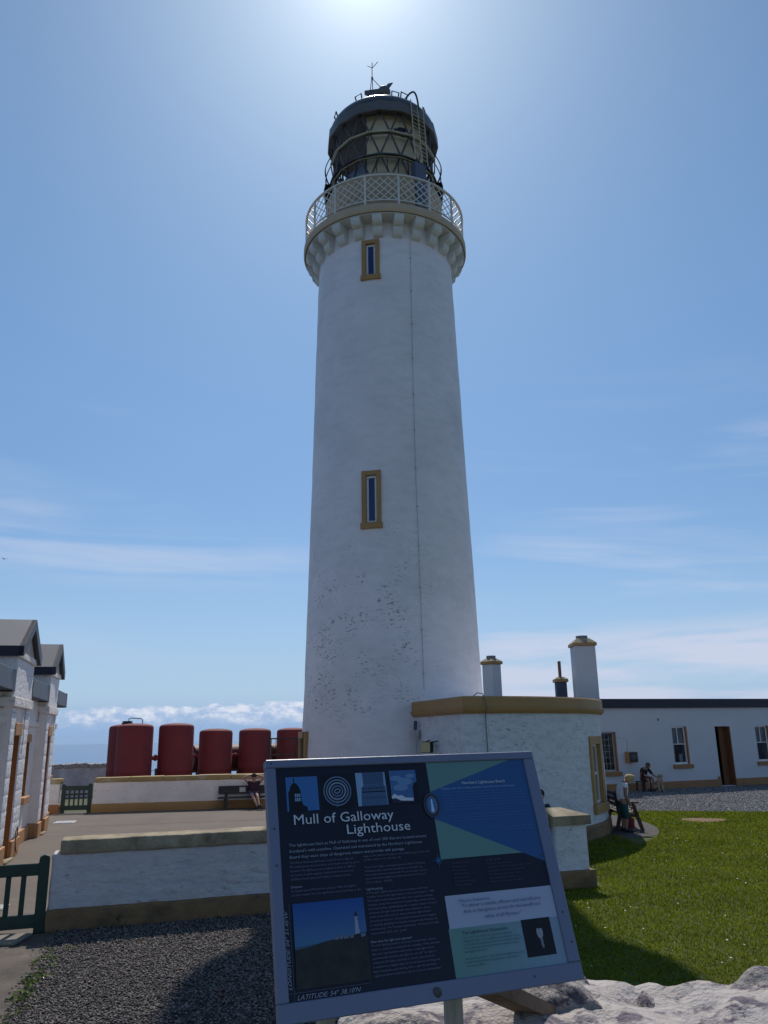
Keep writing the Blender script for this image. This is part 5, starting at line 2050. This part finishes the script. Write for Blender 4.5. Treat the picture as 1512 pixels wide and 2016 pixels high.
column(['The Mull of Galloway lighthouse stands 26 metres high and', '99 metres above sea level and is as far South as you can go in', 'Scotland. The lighthouse was designed and built in 1830 by',
        'the famous Scottish engineer Robert Stevenson and cost', "\u00a39,000 to build (some \u00a39 million in today's terms)."], 0.066, 0.359, 0.0130, 0.0070, 0.250, dim)
write('Disaster', 0.065, 0.4355, 0.0080, 0.040, grey)
column(['During the Second World War on 8 June 1944 a Beaufighter', 'aircraft crashed into the lighthouse stores building. It was'], 0.065, 0.4475, 0.0130, 0.0070, 0.248, dim)
column(['tragic as the pilot and navigator were killed as part of the roof', 'of the store was blown off.', '', 'There is no longer a working fog horn at Mull of Galloway', 'following only a gradual installation at Scottish fog',
        'horns have now been switched off. The last Scottish fog horn', 'was at Skerryvore lighthouse which was switched off on 4', 'October 2005.'], 0.333, 0.3555, 0.01235, 0.0068, 0.258, dim)
write('Lightkeeping', 0.332, 0.4635, 0.0080, 0.060, grey)
column(['A Principal Lightkeeper and two Assistants, with their', 'families, lived at the light before it was automated in 1988.', 'The families would have grown their own in gardens and kept',
        'chickens, sheep and a horse for transporting provisions from', 'the local landing. Lightkeeping was a regular steady and hard', 'existence. At night each keeper was required to keep a',
        'watch in the lightroom to ensure that the light flashed', 'correctly to character. During daytime keepers were engaged', 'in cleaning, painting if necessary and generally keeping the',
        'premises tidy. The Principal Lightkeeper working at the light', 'was paid \u00a352 per year.'], 0.331, 0.4755, 0.01255, 0.0068, 0.256, dim)
write('How does the light now operate?', 0.327, 0.6265, 0.0080, 0.150, grey)
column(['The new lighting system is an array of sealed beam electric', 'lamps, so sealed by manufacture for reliability. When darkness', 'falls and rises between set levels a small light sensor',
        'automatically switches the light on and off. The light is', 'monitored 24 hours a day from a remote control and the', 'is visited on a regular basis by a local person carrying out',
        'basic maintenance and cleaning. Once a year the Northern', 'Lighthouse Board technicians visit to carry out maintenance.'], 0.326, 0.6375, 0.01265, 0.0068, 0.252, dim)
write("LATITUDE: 54\u00b0 38.10'N", 0.062, 0.7600, 0.0135, 0.214, grey, 0.35)
write("LONGITUDE: 04\u00b0 51.45'W", 0.0475, 0.7300, 0.0115, 0.228, grey, 0.35, PI / 2)
# right half copy
write('Northern Lighthouse Board', 0.773, 0.120, 0.0110, 0.188, white)
write('Playing a vital role in safety at sea for more than two hundred years', 0.680, 0.1375, 0.0085, 0.323, lightb)
ml = inkm('beam_text', (0.09, 0.20, 0.45))
column(['The Northern Lighthouse Board is the General Lighthouse Authority for Scotland and the', 'Isle of Man, responsible for the superintendence and management of all lights, buoys', 'and beacons on the coast. Our aids to navigation help the safe passage of all mariners',
        'of all vessels irrespective of size or flag. Since 1786 the Board has served the mariner', 'with lighthouses, buoys and beacons, placed on the most remote of rocks and headlands', 'around the coast so that ships and their crews are guided safely to harbour, by day and',
        'night and in all weathers.'], 0.680, 0.1500, 0.0107, 0.0056, 0.365, ml)
column(['Positioned at the heart of safety at sea the Board continues to provide lights that serve,'], 0.687, 0.2350, 0.0107, 0.0056, 0.345, ml)
column(['many fine engineers and keepers who went before, in lands that depend on their', 'work is remembered with pride.'], 0.712, 0.2457, 0.0107, 0.0056, 0.318, ml)
write('For the safety of all', 1.043, 0.288, 0.0056, 0.182, ml, 0.0, 0.0, 'lettering', True)
write('In Salutem Omnium', 1.043, 0.299, 0.0056, 0.145, ml, 0.0, 0.0, 'lettering', True)
mt_ = inkm('table_text', (0.075, 0.085, 0.13))
column(['Established', 'Engineer', 'Position', 'Character', 'Elevation', 'Nominal range', 'Structure'], 0.674, 0.4035, 0.0124, 0.0066, 0.085, mt_, 14)
column(['1830', 'Robert Stevenson', "Latitude 54\u00b0 38.1'N Longitude 04\u00b0 51.4'W", 'Flashing White every 20 seconds', '99 metres above the sea', '28 nautical miles', 'White round tower 26 metres'], 0.816, 0.4035, 0.0124, 0.0066, 0.185, mt_)
write('Mission Statement', 0.676, 0.5325, 0.0105, 0.125, inkm('blue_ink', (0.10, 0.13, 0.30)))
bi = inkm('blue_ink2', (0.07, 0.09, 0.22))
write('\u201cTo deliver a reliable, efficient and cost-effective', 0.680, 0.5490, 0.0115, 0.331, bi, 0.2)
write('Aids to Navigation service for the benefit and', 0.687, 0.5680, 0.0115, 0.318, bi, 0.2)
write('safety of all Mariners\u201d', 0.768, 0.5905, 0.0115, 0.150, bi, 0.2)
write('The Lighthouse Stevensons', 0.668, 0.6345, 0.0110, 0.181, inkdark)
ti = inkm('foot_text', (0.045, 0.10, 0.13))
column(['For over 150 years the Stevenson family', 'designed most of the lighthouses along the coast', 'of Scotland, building them in the hardest places.', 'They also gave the world many inventions and', 'engineers.', '',
        'Robert Stevenson, who built this lighthouse, also', 'built the Bell Rock lighthouse, the oldest', 'rock.'], 0.667, 0.6475, 0.01085, 0.0062, 0.232, ti)

# legs and a raking timber strut
m_leg = mat('leg_timber', (0.42, 0.38, 0.31), 0.8, 0.3, 6.0, 0.4, 25, stretch=(3, 3, 0.4))
for u in (0.17, 0.63):
    q = MB()
    p = sg(u, SH - 0.10, -0.035)
    g0 = Vector((p.x + 0.02, p.y + 0.07, 0.0))
    q.bar(g0, p + Vector((0, 0.012, 0)), 0.05, 0.05, (0.36, -0.93, 0))
    q.build('leg', m_leg, SN)
q = MB()
p = sg(0.78, SH - 0.02, -0.04)
q.bar(p + Vector((-0.02, 0.035, -0.01)), Vector((0.63, 3.62, 1.40)) - SBASE, 0.09, 0.05, (0, 0.3, 1))
q.build('strut', mat('strut_timber', (0.20, 0.13, 0.08), 0.8, 0.35, 6.0, 0.4, 25), SN)

# ================================================================== WHITEWASHED STONE WALL IN FRONT
SWL = thing('whitewashed_stone_wall', 'rough whitewashed boulder wall below and beside the information panel', 'wall', (0.9, 3.6, 0))


def rock(seed, sub=4, flatten=0.85):
    bm = bmesh.new()
    bmesh.ops.create_icosphere(bm, subdivisions=sub, radius=1.0)
    r6 = random.Random(seed)
    cuts = []
    for _ in range(9):
        n_ = Vector((r6.uniform(-1, 1), r6.uniform(-1, 1), r6.uniform(-0.7, 1))).normalized()
        cuts.append((n_, r6.uniform(0.62, 0.9)))
    off = Vector((seed * 3.1, seed * 1.7, seed))
    for w in bm.verts:
        p = w.co.copy()
        for n_, d in cuts:
            t = p.dot(n_)
            if t > d:
                p -= n_ * (t - d) * 0.85
        p *= 1 + 0.20 * noise.noise(p * 1.3 + off) + 0.11 * noise.noise(p * 3.0 + off) + 0.06 * noise.noise(p * 7 + off) + 0.03 * noise.noise(p * 15 + off)
        w.co = p
    me = bpy.data.meshes.new('stone')
    bm.to_mesh(me)
    bm.free()
    me.materials.append(stone_white)
    me.polygons.foreach_set('use_smooth', [True] * len(me.polygons))
    me.set_sharp_from_angle(angle=R(48))
    return me


rocks = [rock(s_, 5) for s_ in (1, 2, 3, 4, 5, 6, 7)]
r7 = random.Random(5)


def put(i, x, y, z, sx_, sy_, sz_, rz):
    o = link('stone', rocks[i % 7], SWL, (x - 0.9, y - 3.6, z), (r7.uniform(-.15, .15), r7.uniform(-.15, .15), rz))
    o.scale = (sx_, sy_, sz_)
    return o


# cope stones seen from above
for i, x, y, z, a, b_, c, rz in ((1, 0.22, 3.66, 1.14, .36, .30, .24, 1.1), (2, 0.66, 3.86, 1.25, .38, .30, .30, 2.0),
                                 (3, 1.10, 3.80, 1.17, .34, .32, .25, .6), (4, 1.56, 3.80, 1.24, .38, .30, .26, 2.6), (5, 2.02, 3.80, 1.22, .38, .34, .26, 1.5), (6, 2.5, 3.9, 1.2, .38, .34, .3, .4),
                                 (3, 0.50, 3.44, 1.16, .27, .24, .20, 3.0), (0, 0.90, 3.40, 1.13, .32, .25, .22, 4.0), (5, 1.36, 3.42, 1.17, .34, .26, .22, 5.2), (2, 1.78, 3.42, 1.19, .32, .27, .22, 0.9),
                                 (6, 0.02, 3.42, 1.05, .30, .22, .20, 2.2), (1, 2.2, 3.46, 1.15, .34, .28, .22, 3.3),
                                 (4, 0.72, 3.12, 1.05, .26, .2, .2, 1.2), (3, 1.12, 3.12, 1.06, .28, .22, .2, 2.9), (6, 1.5, 3.12, 1.08, .28, .22, .2, 4.4)):
    put(i, x, y, z, a, b_, c, rz)
for row in range(3):
    for k in range(8):
        for face in (3.18, 3.95):
            put(r7.randrange(7), -0.1 + 0.39 * k + 0.2 * (row % 2) + r7.uniform(-.04, .04), face + r7.uniform(-.04, .04), 0.16 + 0.32 * row,
                r7.uniform(.23, .28), r7.uniform(.2, .26), r7.uniform(.18, .22), r7.uniform(0, 6))
q = MB()
q.lumpy((-1.12, -0.36, 0), (2.6, 0.40, 1.43), 0.035, 0.085, 2.3, 0.15, 0, 5.0)
q.build('mortared_core', stone_white, SWL, 50)

# ================================================================== WEEDS
m_weed = mat('weed_leaf', (0.115, 0.160, 0.040), 0.6, 0.35, 8.0, island=0.5, transl=0.35)
m_weed_red = mat('weed_red', (0.11, 0.05, 0.035), 0.7, 0.3, 8.0, island=0.4)


def leaf(q, p, a, ln, w, up, m=0):
    d = Vector((math.cos(a), math.sin(a), up)).normalized()
    s_ = Vector((-math.sin(a), math.cos(a), 0)) * w
    p = Vector(p)
    q.add([p, p + d * ln * 0.45 + s_, p + d * ln - Vector((0, 0, ln * 0.2)), p + d * ln * 0.45 - s_], [(0, 1, 2, 3)], m)


q = MB()
r8 = random.Random(13)
ex = lambda y: float(edge_x(np.array([y]))[0])
for _ in range(150):
    y = 7.3 + 3.5 * r8.random()
    dens = max(0.0, math.sin(y * 2.1) * 0.5 + 0.5)
    if r8.random() > 0.35 + 0.6 * dens:
        continue
    x = ex(y) + r8.gauss(0.02, 0.07)
    s_ = r8.uniform(0.02, 0.055)
    for k in range(r8.randrange(5, 10)):
        leaf(q, (x + r8.gauss(0, s_ * .6), y + r8.gauss(0, s_ * .6), 0.012), r8.uniform(0, 6.3), s_ * r8.uniform(.8, 1.6), s_ * 0.36, r8.uniform(0.3, 2.2))
for x, y, n_, s_ in ((-3.75, 12.05, 26, 0.05), (-4.0, 10.9, 12, 0.05), (-1.75, 7.75, 14, 0.05), (-2.5, 12.5, 14, .04), (-2.9, 7.4, 12, .05), (-0.9, 12.95, 20, .05)):
    for k in range(n_):
        h_ = r8.uniform(0, 0.16) if n_ > 18 else 0.02
        leaf(q, (x + r8.gauss(0, 0.045), y + r8.gauss(0, 0.02) - 0.03, h_), r8.uniform(0, 6.3), s_ * r8.uniform(.7, 1.4), s_ * 0.32, r8.uniform(.2, 1.6))
for k in range(18):
    leaf(q, (-1.68 + r8.gauss(0, .03), 8.75 + r8.gauss(0, .03), r8.uniform(0.01, 0.10)), r8.uniform(0, 6.3), 0.05, 0.010, r8.uniform(1, 3), 1)
kind(q.build('weeds', [m_weed, m_weed_red]), 'stuff')

# ================================================================== PEOPLE
def skin(verts, edges, radii, levels=2):
    me = bpy.data.meshes.new('s')
    me.from_pydata([tuple(p) for p in verts], edges, [])
    ob = bpy.data.objects.new('s', me)
    COL.objects.link(ob)
    ob.modifiers.new('sk', 'SKIN').use_smooth_shade = True
    for i, r9 in enumerate(radii):
        d = me.skin_vertices[0].data[i]
        d.radius = r9 if isinstance(r9, tuple) else (r9, r9)
        d.use_root = i == 0
    sb = ob.modifiers.new('ss', 'SUBSURF')
    sb.levels = sb.render_levels = levels
    dg = bpy.context.evaluated_depsgraph_get()
    dg.update()
    ev = bpy.data.meshes.new_from_object(ob.evaluated_get(dg))
    out = ([tuple(w.co) for w in ev.vertices], [tuple(p.vertices) for p in ev.polygons])
    bpy.data.objects.remove(ob)
    bpy.data.meshes.remove(me)
    bpy.data.meshes.remove(ev)
    return out


def person(label, loc, rz, J, cloth, scale=1.0, sleeves=0.5, legs_to=0.75, hair=None, group=None, facing=Vector((0, -1, 0)), bust=1.0):
    """J: joints pelvis waist chest nb neck low mid top and sh/el/wr/hand, hip/kn/an/toe as (left, right) pairs"""
    t = thing('person', label, 'person', loc, rz, group)
    t.scale = (scale,) * 3
    V = {k: (Vector(p) if not isinstance(p[0], (tuple, list)) else [Vector(a) for a in p]) for k, p in J.items()}
    vs, rad, ed, ix = [], [], [], {}

    def vtx(key, p, r9):
        ix[key] = len(vs)
        vs.append(p)
        rad.append(r9)
    for key, r9 in (('pelvis', (.135, .105)), ('waist', (.125, .095)), ('chest', (.15, .11)), ('nb', .07), ('neck', .052), ('low', .066), ('mid', .088), ('top', .062)):
        vtx(key, V[key], r9)
    ch = ['pelvis', 'waist', 'chest', 'nb', 'neck', 'low', 'mid', 'top']
    ed += [(ix[a], ix[b_]) for a, b_ in zip(ch, ch[1:])]
    for s_ in (0, 1):
        for key, r9 in (('sh', .058), ('el', .041), ('wr', .028), ('hand', .033)):
            vtx(key + str(s_), V[key][s_], r9)
        for key, r9 in (('hip', .092), ('kn', .058), ('an', .038), ('toe', .036)):
            vtx(key + str(s_), V[key][s_], r9)
        for c in (['chest', 'sh', 'el', 'wr', 'hand'], ['pelvis', 'hip', 'kn', 'an', 'toe']):
            c = [c[0]] + [k + str(s_) for k in c[1:]]
            ed += [(ix[a], ix[b_]) for a, b_ in zip(c, c[1:])]
    q = MB()
    q.add(*skin(vs, ed, rad))
    # fingers
    for s_ in (0, 1):
        h_, w_ = V['hand'][s_], V['wr'][s_]
        d = (h_ - w_).normalized()
        side = d.cross(Vector((0, 0, 1)))
        if side.length < 0.1:
            side = Vector((0, 1, 0))
        side.normalize()
        nn = side.cross(d)
        for k, (o_, ln) in enumerate(((-0.026, .058), (-0.009, .075), (0.009, .07), (0.025, .055))):
            b0 = h_ + side * o_ + d * 0.01
            q.tube([b0, b0 + d * ln * .5 - nn * 0.006, b0 + d * ln * 0.85 - nn * 0.022, b0 + d * ln - nn * .032], [.0095, .009, .008, .006], 6)
        b0 = h_ - side * 0.026 - d * .015
        q.tube([b0, b0 - side * 0.025 + d * 0.02, b0 - side * .03 + d * 0.05], [.011, .0095, .007], 6)
    # face
    up = (V['top'] - V['low']).normalized()
    fw = (facing - up * facing.dot(up)).normalized()
    sd_ = fw.cross(up)
    c = V['mid']
    q.ellipsoid(c + fw * 0.098 - up * 0.012, (.014, .014, .022), 8, 6)
    for e in (-1, 1):
        q.ellipsoid(c + fw * 0.086 + sd_ * 0.032 * e + up * 0.012, (.010, .010, .007), 8, 5, 1)
        q.ellipsoid(c + sd_ * 0.089 * e - up * 0.008 - fw * .005, (.014, .016, .028), 8, 6)
    q.ellipsoid(c + fw * 0.082 - up * 0.048, (.020, .010, .006), 8, 5, 2)
    q.ellipsoid(c + fw * 0.068 - up * 0.075, (.026, .022, .018), 8, 6)
    q.build('body', [cloth['skin'], black_iron, mat('lips', (0.30, 0.12, 0.10), 0.6)], t, 60)
    # hair
    q = MB()
    if hair:
        k = hair
        q.ellipsoid(c - fw * 0.022 + up * 0.030, (.100, .103, .092), 14, 9)
        if k == 'full':
            q.ellipsoid(c - fw * 0.050 - up * 0.010, (.112, .105, .105), 12, 8)
            q.ellipsoid(c - fw * 0.01 + up * 0.075, (.085, .085, .045), 12, 8)
        q.build('hair', cloth['hair'], t, 60)
    # top
    sv, sr_, se = [V['pelvis'].lerp(V['waist'], -.40), V['waist'], V['chest'], V['nb'].lerp(V['chest'], .25)], [(.158, .128), (.148 * bust, .118 * bust), (.166, .126), (.085, .08)], [(0, 1), (1, 2), (2, 3)]
    for s_ in (0, 1):
        n0 = len(sv)
        sv += [V['sh'][s_], V['sh'][s_].lerp(V['el'][s_], sleeves)]
        sr_ += [.070, .058]
        se += [(2, n0), (n0, n0 + 1)]
        if sleeves >= 1:
            sv.append(V['el'][s_].lerp(V['wr'][s_], 0.9))
            sr_.append(.038)
            se.append((n0 + 1, n0 + 2))
    q = MB()
    q.add(*skin(sv, se, sr_))
    q.build('shirt', cloth['top'], t, 60)
    # shorts or trousers
    sv, sr_, se = [V['pelvis'], V['pelvis'].lerp(V['waist'], .35)], [(.150, .120), (.142, .112)], [(0, 1)]
    for s_ in (0, 1):
        n0 = len(sv)
        sv += [V['hip'][s_], V['hip'][s_].lerp(V['kn'][s_], min(1, legs_to))]
        sr_ += [.104, .080]
        se += [(0, n0), (n0, n0 + 1)]
        if legs_to > 1:
            sv.append(V['kn'][s_].lerp(V['an'][s_], legs_to - 1))
            sr_.append(.055)
            se.append((n0 + 1, n0 + 2))
    q = MB()
    q.add(*skin(sv, se, sr_))
    q.build('shorts' if legs_to <= 1 else 'trousers', cloth['legs'], t, 60)
    for s_ in (0, 1):
        a, b_ = V['an'][s_], V['toe'][s_]
        d = (b_ - a).normalized()
        q = MB()
        q.tube([a - d * 0.05, a + d * 0.02, a.lerp(b_, .6), b_ + d * 0.03, b_ + d * 0.055], [.036, .050, .047, .043, .02], 10)
        q.build('shoe', cloth['shoe'], t, 50)
    return t


def cl(name, c, rough=0.85):
    return mat('cloth_' + name, c, rough, 0.12, 12.0, 0.2, 60)


skin_a = mat('skin_light', (0.42, 0.235, 0.165), 0.55, 0.08, 9.0)
skin_b = mat('skin_tan', (0.34, 0.18, 0.12), 0.55, 0.08, 9.0)

p = in_bw(5.64, -0.36)
person('person lounging on the plaque bench with hands clasped behind the head', p, R(8.93),
       dict(pelvis=(0, -.02, .50), waist=(0, .03, .63), chest=(0, .06, .80), nb=(0, .05, .93), neck=(0, .04, .975), low=(0, .02, 1.02), mid=(0, .01, 1.085), top=(0, .02, 1.15),
            sh=((-.17, .06, .885), (.17, .06, .885)), el=((-.40, .02, 1.05), (.40, .02, 1.04)), wr=((-.17, .09, 1.135), (.17, .09, 1.125)), hand=((-.09, .11, 1.14), (.09, .11, 1.13)),
            hip=((-.09, -.06, .49), (.09, -.06, .49)), kn=((-.04, -.46, .47), (.13, -.46, .47)), an=((.16, -.80, .10), (.22, -.83, .10)), toe=((.20, -.90, .16), (.28, -.93, .15))),
       dict(skin=skin_a, hair=cl('hair_dark', (0.04, 0.028, 0.02)), top=cl('maroon', (0.045, 0.014, 0.026)), legs=cl('slate', (0.075, 0.08, 0.14)), shoe=cl('trainer', (0.07, 0.07, 0.065))),
       1.0, 0.35, 0.72, 'short')
person('blond person in white T-shirt and teal trousers standing bowed by the slatted bench', (5.98, 21.45, 0.008), R(97),
       dict(pelvis=(0, .04, .76), waist=(0, .05, .90), chest=(0, .01, 1.08), nb=(0, -.06, 1.20), neck=(0, -.11, 1.235), low=(0, -.165, 1.245), mid=(0, -.225, 1.265), top=(0, -.245, 1.33),
            sh=((-.155, -.01, 1.13), (.155, -.01, 1.13)), el=((-.185, .02, .885), (.185, -.03, .89)), wr=((-.15, -.09, .70), (.13, -.15, .72)), hand=((-.14, -.12, .63), (.12, -.18, .65)),
            hip=((-.085, .04, .75), (.085, .04, .75)), kn=((-.085, -.0, .41), (.09, .01, .41)), an=((-.085, .04, .075), (.09, .05, .075)), toe=((-.09, -.09, .045), (.095, -.08, .045))),
       dict(skin=skin_b, hair=cl('hair_blond', (0.52, 0.36, 0.16)), top=cl('white', (0.82, 0.79, 0.85)), legs=cl('teal', (0.012, 0.075, 0.070)), shoe=cl('dark_shoe', (0.03, 0.03, 0.035))),
       1.0, 0.42, 1.35, 'full', None, Vector((0, -0.75, -0.65)), 1.16)
mx, my, _ = cot(-0.78, -0.72)
person('person in a black top hunched on a stool stroking the dog by the cottage wall', (mx, my, 0.006), R(30),
       dict(pelvis=(0, .05, .53), waist=(0, .04, .67), chest=(0, -.07, .84), nb=(0, -.17, .95), neck=(0, -.21, .985), low=(0, -.25, 1.0), mid=(0, -.29, 1.045), top=(0, -.30, 1.115),
            sh=((-.17, -.10, .90), (.17, -.10, .90)), el=((-.24, -.27, .66), (.24, -.28, .66)), wr=((-.10, -.44, .60), (.22, -.50, .58)), hand=((-.03, -.49, .58), (.26, -.57, .56)),
            hip=((-.09, .02, .52), (.09, .02, .52)), kn=((-.13, -.36, .50), (.13, -.36, .50)), an=((-.12, -.33, .09), (.12, -.36, .09)), toe=((-.13, -.46, .05), (.13, -.49, .05))),
       dict(skin=skin_b, hair=cl('hair_grey', (0.10, 0.09, 0.085)), top=cl('black', (0.012, 0.012, 0.016)), legs=cl('wine', (0.055, 0.022, 0.028)), shoe=cl('black_shoe', (0.015, 0.015, 0.015))),
       1.0, 0.9, 0.85, 'short', None, Vector((0.35, -0.8, -0.45)))
t = thing('stool', 'dark low seat under the person with the dog by the cottage wall', 'stool', (mx, my, 0.006), R(30))
q = MB()
q.box((-0.26, -0.14, 0.37), (0.26, 0.26, 0.42), 0, 0.01)
q.build('seat', wood_dark, t)
for x, y in ((-.22, -.10), (.22, -.10), (-.22, .22), (.22, .22)):
    q = MB()
    q.box((x - .03, y - .03, 0), (x + .03, y + .03, 0.369))
    q.build('leg', wood_dark, t)
person('person with dark hair sitting half hidden behind the information panel near the pier', (3.13, 17.40, 0.012), R(16),
       dict(pelvis=(0, -.02, .50), waist=(0, .04, .66), chest=(0, .05, .88), nb=(0, .03, 1.03), neck=(0, .02, 1.09), low=(0, .0, 1.14), mid=(0, -.005, 1.22), top=(0, .005, 1.30),
            sh=((-.18, .05, .99), (.18, .05, .99)), el=((-.25, -.06, .72), (.25, -.06, .72)), wr=((-.12, -.26, .62), (.12, -.26, .62)), hand=((-.08, -.33, .60), (.08, -.33, .60)),
            hip=((-.09, -.06, .49), (.09, -.06, .49)), kn=((-.12, -.46, .49), (.12, -.46, .49)), an=((-.12, -.48, .09), (.12, -.48, .09)), toe=((-.12, -.60, .05), (.12, -.60, .05))),
       dict(skin=skin_a, hair=cl('hair_black', (0.012, 0.010, 0.010)), top=cl('navy', (0.02, 0.025, 0.05)), legs=cl('denim', (0.04, 0.055, 0.10)), shoe=cl('dark_shoe', (0.03, 0.03, 0.035))),
       1.0, 0.9, 1.85, 'short')

# dog
dx, dy, _ = cot(-0.42, -1.22)
DG = thing('dog', 'pale golden dog sitting upright beside the hunched person', 'dog', (dx, dy, 0.006), R(12))
DG.scale = (1.08,) * 3
D = [((0, .24, .15), .12), ((0, .12, .26), .125), ((0, -.03, .40), .115), ((0, -.08, .51), .078), ((0, -.12, .60), .072), ((0, -.20, .59), .042), ((0, -.265, .575), .030), ((0, .40, .06), .04), ((.08, .55, .04), .028)]
E_ = [(0, 1), (1, 2), (2, 3), (3, 4), (4, 5), (5, 6), (0, 7), (7, 8)]
for s_ in (-1, 1):
    n0 = len(D)
    D += [((s_ * .075, -.05, .36), .055), ((s_ * .08, -.03, .22), .034), ((s_ * .075, -.07, .11), .028), ((s_ * .075, -.13, .03), .030)]
    E_ += [(2, n0), (n0, n0 + 1), (n0 + 1, n0 + 2), (n0 + 2, n0 + 3)]
    n0 = len(D)
    D += [((s_ * .12, .20, .17), .085), ((s_ * .155, .0, .20), .055), ((s_ * .15, .13, .07), .033), ((s_ * .15, -.06, .03), .030)]
    E_ += [(0, n0), (n0, n0 + 1), (n0 + 1, n0 + 2), (n0 + 2, n0 + 3)]
q = MB()
q.add(*skin([a for a, _ in D], E_, [b_ for _, b_ in D]))
for s_ in (-1, 1):
    q.ellipsoid((s_ * .075, -.10, .595), (.018, .035, .058), 8, 6, 1)
    q.ellipsoid((s_ * .030, -.178, .625), (.009,) * 3, 6, 4, 2)
q.ellipsoid((0, -.295, .582), (.014, .012, .011), 6, 4, 2)
q.build('body', [mat('fur_pale', (0.44, 0.35, 0.23), 0.9, 0.2, 14.0, 0.5, 60), mat('fur_ear', (0.27, 0.18, 0.10), 0.9, 0.2, 14.0), black_iron], DG, 60)

BG = thing('bag', 'dark red bag on the ground under the slatted bench', 'bag', (6.17, 21.85, 0.014), R(70))
q = MB()
q.lumpy((-0.2, -0.13, 0), (0.2, 0.13, 0.30), 0.07, 0.02, 4.0, 0.07, 0, 91.0, False)
q.build('bag_body', cl('red_bag', (0.20, 0.022, 0.03)), BG, 60)
q = MB()
q.tube([(0.13 * math.cos(PI * k / 8), 0, 0.28 + 0.13 * math.sin(PI * k / 8)) for k in range(9)], 0.012, 6)
q.build('strap', cl('black', (0.012, 0.012, 0.016)), BG)

GU = thing('seagull', 'small white gull gliding low over the gabled house', 'bird', (-66.2, 134.6, 32.9), R(60))
q = MB()
q.ellipsoid((0, 0, 0), (0.09, 0.24, 0.08), 10, 8)
q.ellipsoid((0, -0.25, 0.03), (0.05, 0.06, 0.05), 8, 6)
q.add([(-0.06, 0.2, 0), (0.06, 0.2, 0), (0.1, 0.38, 0.01), (-0.1, 0.38, 0.01), (0, .3, .03)], [(0, 1, 2, 4), (0, 4, 2, 3)])
q.build('body', mat('feathers_white', (0.6, 0.6, 0.6), 0.8), GU, 60)
for s_ in (-1, 1):
    q = MB()
    q.prism([(0.05, -0.10), (0.34, -0.14), (0.68, 0.02), (0.40, 0.05), (0.05, 0.09)], lambda a, b_, d: (s_ * a, b_, d + 0.16 * math.sin(a * 4.2)), -0.008, 0.008)
    q.build('wing', mat('feathers_grey', (0.20, 0.20, 0.22), 0.8), GU)
